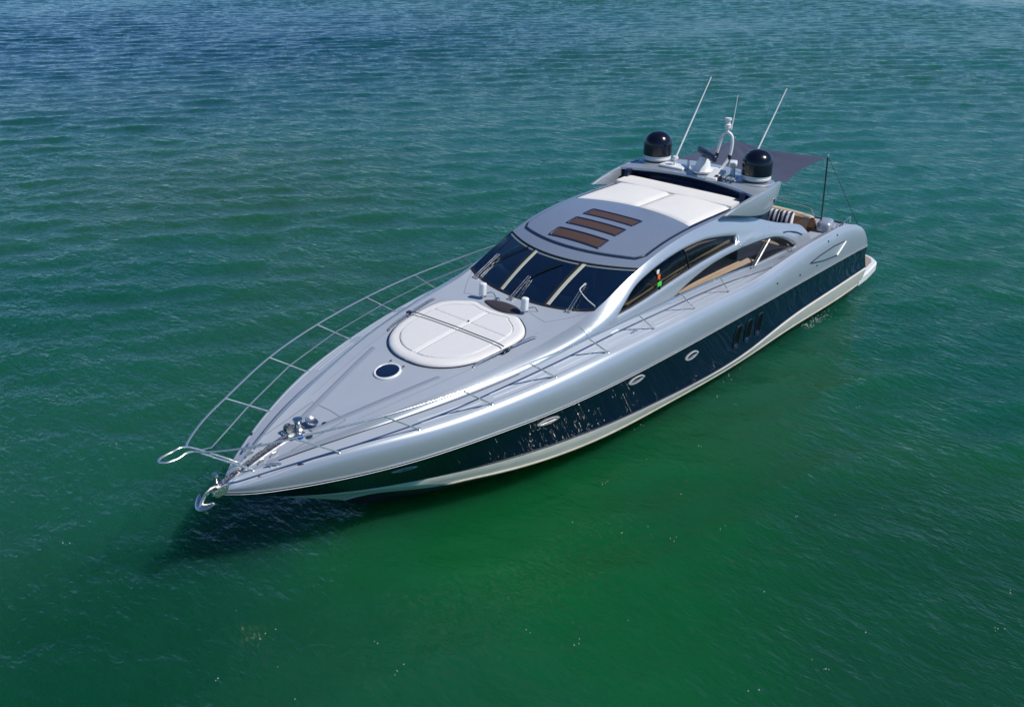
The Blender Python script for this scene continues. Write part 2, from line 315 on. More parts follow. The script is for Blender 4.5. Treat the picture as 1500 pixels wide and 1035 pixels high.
# ------------------------------------------------------------------ water
def make_water():
    def axis(lo, hi, h, far, g):
        a = list(np.arange(lo, hi+1e-6, h)); s = h
        while a[-1] < far: s *= g; a.append(a[-1]+s)
        s = h; b = [a[0]]
        while b[-1] > -far: s *= g; b.append(b[-1]-s)
        return np.array(b[:0:-1]+a)
    X = axis(-95, 29, .19, 3200, 1.05); Y = axis(-115, 13, .19, 3200, 1.05)
    gx, gy = np.meshgrid(X, Y, indexing='ij'); hx = np.gradient(X)[:, None]+0*gx; hy = np.gradient(Y)[None, :]+0*gx; h = np.maximum(hx, hy)
    rs = np.random.RandomState(5); dx = np.zeros_like(gx); dy = np.zeros_like(gx); dz = np.zeros_like(gx)
    gust = .85+.16*np.sin(gx*.11+.07*gy+1.0)+.14*np.sin(gy*.17-.05*gx+2.2)+.10*np.sin(.05*gx+.31*gy)
    N = 110
    for i in range(N):
        lam = .34*(3.0/.34)**(rs.rand()**1.0); th = R(232)+rs.randn()*R(27 if lam < 1.6 else 18); k = 2*math.pi/lam
        cx, cy = math.cos(th), math.sin(th); ph = k*(cx*gx+cy*gy)+rs.rand()*6.283
        A = WAVE*lam/6.283*(.6+.8*rs.rand())*gust*np.exp(-(2.3*h/lam)**4)
        c, s_ = np.cos(ph), np.sin(ph); dz += A*c; dx -= .9*A*cx*s_; dy -= .9*A*cy*s_
    P = np.stack([gx+dx, gy+dy, dz], -1)
    n, m = gx.shape; idx = np.arange(n*m).reshape(n, m)
    F = np.stack([idx[:-1, :-1], idx[1:, :-1], idx[1:, 1:], idx[:-1, 1:]], -1).reshape(-1, 4)
    me = bpy.data.meshes.new('water'); me.vertices.add(n*m); me.vertices.foreach_set('co', P.reshape(-1).astype(np.float32))
    me.loops.add(F.size); me.loops.foreach_set('vertex_index', F.reshape(-1).astype(np.int32)); me.polygons.add(len(F))
    me.polygons.foreach_set('loop_start', np.arange(0, F.size, 4, dtype=np.int32)); me.polygons.foreach_set('use_smooth', np.ones(len(F), bool)); me.update(calc_edges=True)
    m_ = bpy.data.materials.new('sea_water'); m_.use_nodes = True; nt = m_.node_tree; b = nt.nodes['Principled BSDF']; lk = nt.links.new
    b.inputs['Roughness'].default_value = .085; b.inputs['IOR'].default_value = 1.333
    b.inputs['Subsurface Weight'].default_value = 1; b.inputs['Subsurface Scale'].default_value = 1.0; b.inputs['Subsurface Radius'].default_value = (2.0, 9.0, 5.0)
    b.inputs['Specular IOR Level'].default_value = .32
    geo = nt.nodes.new('ShaderNodeNewGeometry')
    def noise(scale, detail, mapscale=(1, 1, 1), rotz=0., rough=.5):
        mp = nt.nodes.new('ShaderNodeMapping'); mp.inputs['Scale'].default_value = mapscale; mp.inputs['Rotation'].default_value = (0, 0, rotz)
        n_ = nt.nodes.new('ShaderNodeTexNoise'); n_.inputs['Scale'].default_value = scale; n_.inputs['Detail'].default_value = detail; n_.inputs['Roughness'].default_value = rough
        lk(geo.outputs['Position'], mp.inputs[0]); lk(mp.outputs[0], n_.inputs[0]); return n_
    n1 = noise(.035, 3, rotz=R(-30)); n2 = noise(.11, 4, (1, .6, 1), R(20))
    r1 = nt.nodes.new('ShaderNodeMapRange'); r1.inputs[1].default_value = .36; r1.inputs[2].default_value = .64; lk(n1.outputs[0], r1.inputs[0])
    r2 = nt.nodes.new('ShaderNodeMapRange'); r2.inputs[1].default_value = .35; r2.inputs[2].default_value = .7; lk(n2.outputs[0], r2.inputs[0])
    A = nt.nodes.new('ShaderNodeMix'); A.data_type = 'RGBA'; A.inputs[6].default_value = (*WATER_A, 1); A.inputs[7].default_value = (*WATER_B, 1); lk(r1.outputs[0], A.inputs[0])
    B = nt.nodes.new('ShaderNodeMix'); B.data_type = 'RGBA'; B.inputs[7].default_value = (*WATER_C, 1); lk(A.outputs[2], B.inputs[6])
    q = nt.nodes.new('ShaderNodeMath'); q.operation = 'MULTIPLY'; q.inputs[1].default_value = .6; lk(r2.outputs[0], q.inputs[0]); lk(q.outputs[0], B.inputs[0])
    last = B.outputs[2]
    wn = noise(.16, 3); dv = nt.nodes.new('ShaderNodeVectorMath'); dv.operation = 'MULTIPLY_ADD'; dv.inputs[1].default_value = (9, 9, 0)
    lk(wn.outputs['Color'], dv.inputs[0]); lk(geo.outputs['Position'], dv.inputs[2])
    for px, py, pr, pc in PATCHES:
        ds = nt.nodes.new('ShaderNodeVectorMath'); ds.operation = 'DISTANCE'; ds.inputs[1].default_value = (px+4.5, py+4.5, 0); lk(dv.outputs[0], ds.inputs[0])
        mr = nt.nodes.new('ShaderNodeMapRange'); mr.interpolation_type = 'SMOOTHSTEP'; mr.inputs[1].default_value = pr*1.35; mr.inputs[2].default_value = pr*.15; mr.inputs[4].default_value = .85
        lk(ds.outputs['Value'], mr.inputs[0]); M2 = nt.nodes.new('ShaderNodeMix'); M2.data_type = 'RGBA'; M2.inputs[7].default_value = (*pc, 1)
        lk(mr.outputs[0], M2.inputs[0]); lk(last, M2.inputs[6]); last = M2.outputs[2]
    lk(last, b.inputs['Base Color'])
    f1 = noise(2.4, 4, (1, .45, 1), R(-232), .55); f2 = noise(7.5, 3, (1, .6, 1), R(-215), .5)
    mx = nt.nodes.new('ShaderNodeMath'); mx.operation = 'MULTIPLY_ADD'; mx.inputs[1].default_value = .35; lk(f2.outputs[0], mx.inputs[0]); lk(f1.outputs[0], mx.inputs[2])
    bp = nt.nodes.new('ShaderNodeBump'); bp.inputs['Strength'].default_value = 1; bp.inputs['Distance'].default_value = WATER_BUMP
    lk(mx.outputs[0], bp.inputs['Height']); lk(bp.outputs[0], b.inputs['Normal'])
    global wave_at
    wave_at = lambda x, y: float(dz[np.argmin(abs(X-x)), np.argmin(abs(Y-y))])
    me.materials.append(m_); o = bpy.data.objects.new('water', me); S.collection.objects.link(o); o['kind'] = 'structure'
    o['label'] = 'green to blue rippled open sea water around the anchored yacht'; o['category'] = 'water'
WAVE = .0145; WATER_BUMP = .13
WATER_A = (.005, .082, .024); WATER_B = (.009, .087, .062); WATER_C = (.016, .078, .036)
# tone patches in the water colour, hull-side green being painted reflection (x, y, radius, colour)
PATCHES = [(-12, -9, 20, (.008, .100, .074)), (-12, -72, 48, (.002, .036, .058)), (8, -22, 9, (.016, .076, .036)), (17, 4.3, 6.0, (.003, .098, .021)), (25.5, .5, 5, (.002, .052, .022)), (14.5, 9.5, 5, (.006, .058, .029)), (19, -14, 6, (.005, .072, .048)), (4, 7, 5, (.004, .074, .050))]
make_water()
# ------------------------------------------------------------------ yacht: hull
yacht = thing('motor_yacht', 'silver and navy motor yacht lying at anchor in green water', 'yacht')
t = np.linspace(0, 1, 181)**.92
D, N, B, Wl, K, Lp = hull_curves(t)
def bez(a, c, b, s): return a*(1-s)**2+2*c*s*(1-s)+b*s**2
def ctrl(D, N): return np.stack([(D[..., 0]*.6+N[..., 0]*.4), N[..., 1]+.03*np.clip(N[..., 1]/.5, 0, 1), D[..., 2]-.13*(D[..., 2]-N[..., 2])], -1)
ss = np.linspace(0, 1, 13)
C0 = ctrl(D, N)
top = np.stack([bez(D, C0, N, s) for s in ss], 1)
MB().grid(top).mirror().build('topside', 'silver', yacht, 60)
mid = np.stack([N+(B-N)*s+np.stack([0*t, -.035*math.sin(math.pi*s)*np.clip(N[:, 1], 0, 1), 0*t], -1) for s in np.linspace(0, 1, 9)], 1)
endcap = MB().grid(mid).mirror()
endcap.build('hull', 'navy', yacht, 60)
B2 = B+np.stack([0*t, .03*np.clip((12-B[:, 0])/5, 0, 1), -.03*np.clip((1-t)/.08, 0, 1)], -1)
low = np.stack([B, B2, B2*.5+Lp*.5+np.stack([0*t, .012*np.clip(Lp[:, 1], 0, 1), 0*t], -1), Lp*.85+B2*.15, Lp], 1); MB().grid(low).mirror().build('boot_band', 'antifoul', yacht, 25)
bot = np.stack([Lp, Lp*.7+Wl*.3-np.array([0, 0, .05]), Wl, Wl*.6+K*.4+np.array([0, .1, 0]), K], 1); MB().grid(bot).mirror().build('hull_bottom', 'bottom_shade', yacht, 40)  # near-black colour stands in for the shade under the lip
for sgn in (1, -1):
    MB().tube([(p[0], sgn*(p[1]+.004), p[2]+.012) for p in Lp[::2]], .022, 6).build('waterline_stain', 'waterline', yacht)
Cn = Lp
# transom
tr = [D[0], top[0][6], N[0], mid[0][4], B[0], Cn[0], Wl[0], K[0]]
loop = tr+[np.array([p[0], -p[1], p[2]]) for p in tr[-2::-1]]
MB().add(loop, [tuple(range(len(loop)))]).build('transom', 'silver', yacht)
# rub rail along the top of the navy band, with a white pinstripe under it
for sgn in (1, -1):
    q = [(p[0], sgn*(p[1]+.012), p[2]) for p in N[::2]]
    MB().tube(q, .010, 6).build('rub_rail', 'silver', yacht)
    q = [(p[0], sgn*(p[1]+.004), p[2]-.045) for p in N[::2]]
    MB().tube(q, .006, 5).build('pinstripe', 'white', yacht)
    q = [(p[0], sgn*(p[1]+.006), p[2]+.03) for p in B[::2]]
    MB().tube(q, .012, 5).build('boot_stripe', 'navy_trim', yacht)
# surface points on the hull side for fittings
tt = np.linspace(0, 1, 500); Dd, Nn, Bb, _, _, _ = hull_curves(tt); Cc = ctrl(Dd, Nn)
ssn = np.linspace(0, 1, 60)
NAVYG = np.stack([Nn+(Bb-Nn)*s+np.stack([0*tt, -.035*math.sin(math.pi*s)*np.clip(Nn[:, 1], 0, 1), 0*tt], -1) for s in ssn], 1).reshape(-1, 3)
TOPG = np.stack([bez(Dd, Cc, Nn, s) for s in ssn], 1).reshape(-1, 3)
def on_grid(G, x, z):
    d = (G[:, 0]-x)**2+(G[:, 2]-z)**2; k = np.argsort(d)[:6]; w = 1/(d[k]+1e-6); return float((G[k, 1]*w).sum()/w.sum())
def porthole(x, z, L, Hh, tilt, sgn):
    pr = thing_part = None
    n = 36; outer = []; inner = []
    for i in range(n):
        a = 2*math.pi*i/n; c, s_ = math.cos(a), math.sin(a)
        e = lambda k: (c*L*k, abs(s_)**1.35*math.copysign(1, s_)*Hh*k)
        for lst, k in ((outer, 1.0), (inner, .80)):
            u, v = e(k); X = x+u*math.cos(tilt)-v*math.sin(tilt); Z = z+u*math.sin(tilt)+v*math.cos(tilt)
            lst.append((X, on_grid(NAVYG, X, Z), Z))
    up_ = lambda P, k: [(a, sgn*(b_+k), c_) for a, b_, c_ in P]
    m_ = MB(); m_.grid(np.array([up_(outer, -.01), up_(outer, .022), up_(inner, .026), up_(inner, -.004)]), cv=True)
    o = m_.build('porthole', 'bright_trim', yacht, 30)
    g = MB().add(up_(inner, .004), [tuple(range(n))]).build('pane', 'hatch_glass', o)
    MB().tube(up_([inner[int(n*.58)], inner[int(n*.92)]], .012), .008, 5).build('latch_bar', 'steel', o)
for sgn in (1, -1):
    for x, z, L, Hh, tl in ((19.27, 1.53, .215, .055, -.03), (16.43, 1.66, .27, .072, -.0), (13.98, 1.72, .26, .09, .0), (11.95, 1.57, .26, .10, .0)):
        porthole(x, z, L, Hh, tl, sgn)
    for x in (9.93, 9.42, 8.90):
        rim = []; n = 28
        for i in range(n):
            a = 2*math.pi*i/n; c, s_ = math.cos(a), math.sin(a)
            u = .14*math.copysign(abs(c)**.6, c); v = .30*math.copysign(abs(s_)**.75, s_)
            X, Z = x+u-.04*v, 1.34+v; rim.append((X, on_grid(NAVYG, X, Z), Z))
        A = [(a, sgn*(b_+.008), c_) for a, b_, c_ in rim]; Bq = [(x+(a-x)*.86, sgn*(b_-.09), 1.34+(c_-1.34)*.9) for a, b_, c_ in rim]
        Ao = [(x+(a-x)*1.06, sgn*(b_-.004), 1.34+(c_-1.34)*1.04) for a, b_, c_ in rim]
        m_ = MB().grid(np.array([Ao, A, Bq]), cv=True)
        v_ = m_.build('engine_vent', 'navy_trim', yacht, 30)
        MB().add([(x+(a-x)*.97, b_+sgn*.001, 1.34+(c_-1.34)*.97) for a, b_, c_ in A], [tuple(range(n))]).build('grille', 'void', v_)
        sc_ = MB().grid(np.array([[(x+.018+d, sgn*(on_grid(NAVYG, x+.02, 1.10+.035*k_)+.014), 1.09+.035*k_) for d in (-.07, 0, .06)] for k_ in (0, 1, 2)])); sc_.build('scoop', 'scoop_blue', v_)
        MB().tube([(a, b_+sgn*.006, c_) for a, b_, c_ in A], .009, 5, True).build('vent_rim', 'dark_steel', v_)
# triangle groove as dark tube with painted white highlight; drains on the stern quarters
for sgn in (1, -1):
    T = [(6.5, 2.28), (5.4, 2.34), (4.2, 2.29), (4.75, 2.03), (5.6, 2.12)]
    T = [(6.5, 2.27), (5.9, 2.325), (5.0, 2.345), (4.17, 2.29), (4.75, 2.02), (5.6, 2.11)]
    P = [(x, sgn*(on_grid(TOPG, x, z)+.004), z) for x, z in resample(T, .08)]
    k3 = [i for i, p in enumerate(P) if abs(p[0]-4.17) < .01 or abs(p[0]-4.75) < .03]
    MB().tube(P, .016, 6, True).build('side_groove', 'navy_trim', yacht)
    q = [(x+.03, sgn*(on_grid(TOPG, x, z)+.016), z) for x, z in seg((4.19, 2.28), (4.74, 2.03), 5)]
    MB().tube(q, .03, 6).build('groove_highlight', 'white', yacht)
    for x, z in ((7.05, 2.12), (6.05, 2.10), (5.35, 2.56), (4.75, 2.58), (8.3, 2.25)):
        MB().lathe([(0, .012), (.022, .012), (.03, 0), (.03, -.02)], (x, sgn*(on_grid(TOPG, x, z)+.004), z), 12, axis=(0, sgn, .5)).build('drain', 'dark_steel', yacht)
# swim platform
def platform_loop(g):
    L = []
    for x, y in ((2.2, 2.57), (1.5, 2.54), (.95, 2.47)): L.append((x, y+g))
    for i in range(11):
        a = i/10*math.pi/2; L.append((.75-(.82+g)*math.sin(a), 1.62+(.82+g)*math.cos(a)))
    return L+[(x, -y) for x, y in L[::-1]]
L0 = platform_loop(0); L1 = platform_loop(-.05); Lb = platform_loop(-.12)
pm = MB(); pm.loops([(x, y, .27) for x, y in Lb], [(x, y, .33) for x, y in L0]).loops([(x, y, .33) for x, y in L0], [(x, y, .53) for x, y in L0], caps=False).loops([(x, y, .53) for x, y in L0], [(x, y, .57) for x, y in L1])
pl = pm.build('swim_platform', 'white', yacht)
Lt = platform_loop(-.16); MB().loops([(x, y, .565) for x, y in Lt], [(x, y, .585) for x, y in Lt]).build('platform_deck', 'teak', pl)
# ------------------------------------------------------------------ deck and coachroof
xs = np.concatenate([np.linspace(3.0, 19.5, 150), np.linspace(19.5, 21.96, 60)[1:]])
yd = deck_y(xs); zd = deck_z(xs); k = np.clip((xs-21.2)/.7, 0, 1)
yi = np.minimum(inner_y(xs), .62*yd); yi = np.where(xs < 20.8, inner_y(xs), yi); zi = np.where(xs > 21.2, np.minimum(inner_z(xs), zd+.08), inner_z(xs))
def deck_pt(f): return np.stack([xs, yd+(yi-yd)*f, zd+(zi-zd)*f], -1)
rows = [np.stack([xs, yd, zd], -1), np.stack([xs, yd-np.minimum(.035, yd*.1), zd+.012], -1), np.stack([xs, yd-np.minimum(.07, yd*.2), zd-.006], -1)]
rows += [deck_pt(f) for f in np.linspace(.18, 1, 10)]
MB().grid(np.stack(rows, 1)).mirror().build('side_deck', 'deck_grey', yacht, 30)
# raised non-skid strips along the side decks
for sgn in (1, -1):
    brk = [20.33, 19.04, 17.64, 16.17, 14.75, 13.24, 11.75, 10.29, 8.6]
    for a_, b_ in zip(brk[1:-1], brk[2:]):
        for f0, f1 in ((.34, .355), (.58, .595)):
            u = np.linspace(a_-.13, b_+.12, 24)
            Y = lambda f: deck_y(u)+(inner_y(u)-deck_y(u))*f
            Z = lambda f: deck_z(u)+(inner_z(u)-deck_z(u))*f
            P = [np.stack([u, sgn*Y(f), Z(f)+h_], -1) for f, h_ in ((f0-.015, 0), (f0, .008), (f1, .008), (f1+.015, 0))]
            MB().grid(np.stack(P, 1)).build('deck_ridge', 'deck_grey', yacht, 50)
# coachroof: side curl from the inner edge up to the shoulder, then the crowned top
xc = np.linspace(14.9, 21.7, 320); hh = 1-np.linspace(1, 0, 40)**1.8
yi_ = np.where(xc < 20.8, inner_y(xc), np.minimum(inner_y(xc), .62*deck_y(xc))); zi_ = inner_z(xc); yt_ = np.minimum(top_y(xc), yi_*.92); zt_ = np.maximum(top_z(xc), zi_+.004)
ex = 3.2-1.35*(lambda q: q*q*(3-2*q))(np.clip((xc-14.9)/1.6, 0, 1))      # the shoulder grows rounder towards the bow
curl = np.stack([np.stack([xc, yi_-(yi_-yt_)*h_**ex, zi_+(zt_-zi_)*h_], -1) for h_ in hh], 1)
m_ = MB().grid(curl).mirror(); m_.build('coachroof_side', 'silver', yacht, 60)
def glass_base(y): return 14.65-.118*y*y
u = np.linspace(0, 1, 140); v = np.linspace(-1, 1, 41); P = np.zeros((140, 41, 3))
for j, f in enumerate(v):
    xe = glass_base(f*1.77)-.12; X = 21.7+(xe-21.7)*u; yt = np.where(X > 14.9, np.minimum(top_y(X), np.where(X < 20.8, inner_y(X), np.minimum(inner_y(X), .62*deck_y(X)))*.92), top_y(X))
    zt = np.maximum(top_z(X), np.minimum(inner_z(X), 9)+.004); P[:, j] = np.stack([X, f*yt, centre_z(X)+(zt-centre_z(X))*abs(f)**3], -1)
MB().grid(P).build('foredeck', 'deck_grey', yacht, 50)
tip = [(x, s*y, z) for s in (1,) for x, y, z in zip(xs[xs > 21.5], yi[xs > 21.5], zi[xs > 21.5])]
tip = np.array(tip); MB().grid(np.stack([tip, tip*np.array([1, -1, 1])], 1)).build('bow_deck', 'deck_grey', yacht)
def coach3(x, y):
    yt = np.maximum(top_y(x), .05); f = np.clip(np.abs(y)/yt, 0, 1); return centre_z(x)+(top_z(x)-centre_z(x))*f**3
# long raised moulding that narrows towards the anchor locker, one each side
for sgn in (1, -1):
    q0 = [(17.9, .95), (19.0, .62), (20.3, .22)]
    pts = [(x, y) for x, y in smooth_loop(q0, 12, False)]
    P = np.array([[(x, sgn*(y+d), float(coach3(np.array(x), np.array(y)))+h_) for d, h_ in ((.05, -.002), (.0, .022), (-.02, .022), (-.10, -.002))] for x, y in pts])
    MB().grid(P).build('deck_moulding', 'silver', yacht, 60)
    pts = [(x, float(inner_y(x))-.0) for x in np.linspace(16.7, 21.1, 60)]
    MB().tube([(x, sgn*y, float(inner_z(x))+.004) for x, y in pts], .013, 5).build('deck_shade_line', 'navy_trim', yacht)  # dark tube painted in for the shadow line along the crease
def seam(pts, r=.005, m_='dark_steel'):
    q = [(x, y, float(coach3(np.array(float(x)), np.array(float(y))))+.001) for x, y in resample(pts, .08, False)]
    MB().tube(q, r, 5, flat=.4).build('deck_seam', m_, yacht)
seam([(20.85, .38), (19.75, .48), (19.72, 0), (19.75, -.48), (20.85, -.38)])
for s_ in (1, -1):
    seam([(14.28, s_*1.72), (14.75, s_*1.45), (15.15, s_*1.15), (15.02, s_*.62)], .008, 'silver')
    seam([(15.55, s_*1.32), (17.0, s_*1.28), (18.2, s_*1.02), (19.6, s_*.66)], .006, 'silver')
# ------------------------------------------------------------------ cabin sides with windows
bx = np.linspace(5.0, 14.9, 800); bz = side_top_z(bx); g = np.exp(-.5*(np.arange(-40, 41)*(bx[1]-bx[0])/.14)**2); g /= g.sum()
bs = np.convolve(np.pad(bz, 40, 'edge'), g, 'valid'); wgt = np.clip((bx-5.5)/.6, 0, 1)*np.clip((14.9-bx)/.4, 0, 1); bz = bz+(bs-bz)*wgt
def stz(x): return np.interp(x, bx, bz)
UW = [np.array(p) for p in UPPER_WIN]; LW = [np.array(p) for p in LOWER_WIN]
def sm_arc(poly, n): return smooth_loop(poly[:n], 5, False)+resample(poly[n:], .12, False)
UWs = smooth_loop(UW[:11], 5, False)+smooth_loop(UW[11:], 4, False); LWs = smooth_loop(LW[:15], 5, False)+smooth_loop(LW[15:], 4, False)
LArc = LWs[:70]
def wall_y(P, off=0.):
    x, z = P[:, 0], P[:, 1]; yi = inner_y(x); yt = top_y(x); zi_ = inner_z(x); zt = np.maximum(stz(x), zi_+.05); h = np.clip((z-zi_)/(zt-zi_), 0, 1)
    y = yi-(yi-yt)*h**3.2
    d = dist_line(P, LArc, False); sm = lambda a, b, v: (lambda q: q*q*(3-2*q))(np.clip((v-a)/(b-a), 0, 1))
    above = ~inside(P, LWs)
    y = y+.055*sm(.0, .06, d)*(1-sm(.21, .25, d))*np.clip((10.6-x)/1.4, 0, 1)*above*np.clip((x-5.6)/.5, 0, 1)
    y = y-.035*np.exp(-dist_line(P, UWs)/.03)-.03*np.exp(-dist_line(P, LWs)/.03)
    return y-off
out = [np.array((x, float(inner_z(x)))) for x in np.arange(14.9, 5.0, -.05)]+[np.array((x, z)) for x, z in zip(bx[::4], bz[::4])]+[np.array((bx[-1], bz[-1]))]
cab_glass = []
for sgn in (1, -1):
    P, F = tri_region([out, UWs, LWs], .05, (.012, .028, .055, .09))
    y = wall_y(P); m_ = MB().add(np.column_stack([P[:, 0], sgn*y, P[:, 1]]), F)
    for L in (UWs, LWs):
        Q = np.array(L); yy = wall_y(Q); m_.grid(np.array([np.column_stack([Q[:, 0], sgn*yy, Q[:, 1]]), np.column_stack([Q[:, 0], sgn*(yy-.07), Q[:, 1]])]), cv=True)
    side = m_.build('cabin_side', 'silver', yacht, 40)
    for L, nm, gm, fr in ((UWs, 'side_window', 'side_glass', .05), (LWs, 'cockpit_window', 'clear_tint', .03)):
        P2, F2 = tri_region([L], .12); y2 = wall_y(P2, .045)
        wn = MB().add(np.column_stack([P2[:, 0], sgn*y2, P2[:, 1]]), F2).build(nm, gm, side, recalc=True)
        Q = np.array(L); yy = wall_y(Q, .035); c = Q.mean(0)
        nrm = np.roll(Q, -1, 0)-np.roll(Q, 1, 0); nrm = np.stack([nrm[:, 1], -nrm[:, 0]], -1); nrm /= np.maximum(np.linalg.norm(nrm, axis=1), 1e-6)[:, None]
        s0 = 1 if inside(Q[20:21]+nrm[20]*.02, L)[0] else -1; I_ = Q+nrm*fr*s0
        MB().grid(np.array([np.column_stack([Q[:, 0], sgn*yy, Q[:, 1]]), np.column_stack([I_[:, 0], sgn*(yy-.004), I_[:, 1]]), np.column_stack([I_[:, 0], sgn*(yy-.02), I_[:, 1]])]), cv=True).build('window_seal', 'rubber', wn)
        if nm == 'side_window':
            for xa in (11.15, 12.30):
                zz = np.linspace(3.0 if xa > 12 else 3.2, 3.7 if xa < 12 else 3.56, 6)
                q = [(xa+.03*i, sgn*float(wall_y(np.array([[xa, z]]), .055)[0]), z) for i, z in enumerate(zz)]
                MB().tube(q, .03, 6, flat=.4).build('window_post', 'rubber', wn)
            # blonde timber sill and pelmet strips behind the tinted pane
            q = [(x, sgn*(float(inner_y(x))-.17), z) for x, z in ((13.5, 2.99), (12.8, 3.05), (11.6, 3.20), (10.4, 3.30), (9.3, 3.37))]
            MB().tube(q, .035, 6).build('window_sill', 'beige', wn)
            q = [(x, sgn*1.86, z) for x, z in ((11.3, 3.60), (10.6, 3.62), (9.8, 3.55), (9.3, 3.48))]
            MB().tube(q, .03, 6).build('blind_rail', 'beige', wn)
            q = [(9.03, sgn*(float(wall_y(np.array([[9.03, 3.46]]))[0])-.004), 3.47), (9.16, sgn*(float(wall_y(np.array([[9.16, 3.3]]))[0])-.004), 3.29)]
            MB().tube(q, .014, 6).build('window_trim', 'bright_trim', side)
            if sgn > 0:
                for (z0, z1, mt) in ((3.40, 3.50, 'white'), (3.28, 3.40, 'orange'), (3.14, 3.24, 'lime')):
                    zz = (z0+z1)/2; yy_ = float(wall_y(np.array([[12.35, zz]]), .032)[0])
                    MB().box((12.36, yy_, zz), (.10 if mt != 'lime' else .15, .008, z1-z0), .003).build('window_sticker', mt, wn)
        else:
            q = [(7.5, sgn*2.075, 3.0), (8.2, sgn*2.10, 2.45)]
            MB().tube(q, .028, 6).build('window_post', 'steel', wn)
            q = [(7.65, sgn*2.06, 3.03), (8.36, sgn*2.09, 2.46)]
            MB().tube(q, .018, 6).build('window_post', 'rubber', wn)
    # curved scuttle on the tail of the arch and a small round lamp
    MB().lathe([(0, .03), (.03, .025), (.04, 0), (.04, -.03)], (9.0, sgn*(float(wall_y(np.array([[9.05, 3.22]]))[0])), 3.22), 16, axis=(0, sgn, .2)).build('side_lamp', 'steel', side)
    q = [(x, sgn*(float(wall_y(np.array([[x, z]]))[0])+.006), z) for x, z in ((6.75, 3.0), (6.35, 2.92), (5.9, 2.79), (5.6, 2.66))]
    MB().tube(smooth_loop(q, 5, False), .02, 6).build('arch_slot', 'navy_trim', side)
# ------------------------------------------------------------------ roof
def roof_grid(f0, x1, ylim, h, nu=50, nv=33, yfun=None):
    P = np.zeros((nu, nv, 3))
    for j, f in enumerate(np.linspace(-1, 1, nv)):
        y = f*ylim; a = f0(y); b = x1(y) if callable(x1) else x1; X = np.linspace(a, b, nu)
        Y = f*top_y(X) if ylim > 1.75 else np.full(nu, y); ye = top_y(X)
        c = roof_c(X); e = np.where(X > 9.6, stz(X), 4.0); P[:, j] = np.stack([X, Y, c+(e-c)*np.clip(np.abs(Y)/ye, 0, 1)**2+h], -1)
    return P
roof = MB().grid(roof_grid(roof_front, 7.9, 1.8, 0)).build('roof', 'roof_silver', yacht, 50)
edge = roof_grid(roof_front, 7.9, 1.8, 0)[0]
MB().grid(np.array([edge+np.array([.012, 0, .004]), edge+np.array([.03, 0, -.02]), edge+np.array([.0, 0, -.05]), edge+np.array([-.06, 0, -.06])])).build('roof_lip', 'rubber', roof, 50)
def slab(f0, x1, yl, h, skirt, name, m__, parent, nu=40, nv=29):
    P = roof_grid(f0, x1, yl, h, nu, nv); m2 = MB().grid(P)
    rim = np.concatenate([P[0], P[1:, -1], P[-1, ::-1][1:], P[::-1, 0][1:-1]]); r2 = rim.copy(); r2[:, 2] -= skirt
    m2.grid(np.array([rim, r2]), cv=True); return m2.build(name, m__, parent, 35)
canvas_front = lambda y: 10.42+.115*y*y
def rounded_front(f, r, yl): return lambda y: f(y)-r*(1-math.sqrt(max(0, 1-max(0, (abs(y)-(yl-r))/r)**2)))
slab(rounded_front(lambda y: 13.12-.165*y*y, .16, 1.70), 8.3, 1.70, .004, .02, 'roof_groove', 'navy_trim', roof)
rp = slab(rounded_front(lambda y: 13.05-.165*y*y, .15, 1.64), canvas_front, 1.64, .03, .04, 'roof_panel', 'roof_silver', roof)
for xa in (12.68, 12.05, 11.42):
    rz = lambda x, y: roof_c(x)+(stz(x)-roof_c(x))*(np.abs(y)/1.81)**2+.026
    Lr = lambda w_, l_: resample([(xa+l_, -w_), (xa+l_, w_), (xa-l_, w_), (xa-l_, -w_)], .05)
    frames = MB().pillow([Lr(.72, .215), Lr(.66, .152)], rz, .022, .02, .06, skirt=.02).build('skylight', 'navy_trim', roof, 60)
    MB().pillow([Lr(.665, .155)], rz, .010, .01, .06).build('pane', 'skylight_brown', frames, 60)
for s_ in (1, -1):
    n1, n2 = 34, 18; P = np.zeros((n1, n2, 3))
    for j, f in enumerate(np.linspace(0, 1, n2)):
        y = s_*(.03+f*1.60); X = np.linspace(float(canvas_front(y))-.02, 8.5, n1); c = roof_c(X); e = np.where(X > 9.6, stz(X), 4.0)
        sag = .035+.03*np.sin(np.linspace(0, math.pi, n1))*math.sin(math.pi*min(1, f*1.0))
        sag = sag*(1-.9*(j in (0, n2-1))); sag[0] = .0; sag[-1] = .01
        P[:, j] = np.stack([X, np.full(n1, y), c+(e-c)*(abs(y)/1.81)**2+sag+.012], -1)
    MB().grid(P).build('sunroof_canvas', 'canvas', roof, 60)
MB().tube([(x, 0, float(roof_c(x))+.02) for x in np.linspace(10.4, 8.6, 10)], .02, 6, flat=.5).build('canvas_seam', 'canvas', roof)
sec = [(8.98, 4.02), (8.95, 4.085), (8.90, 4.105), (8.40, 4.125), (8.34, 4.11), (8.32, 4.02)]
P = np.array([[(x+.06*(1-(y/1.72)**2)-.04, y, z+.02*(1-(y/1.72)**2)) for x, z in sec] for y in np.linspace(-1.72, 1.68, 25)])
MB().grid(P).add(P[0], [tuple(range(6))]).add(P[-1], [tuple(range(6))]).build('folded_canvas', 'canvas', roof, 35)
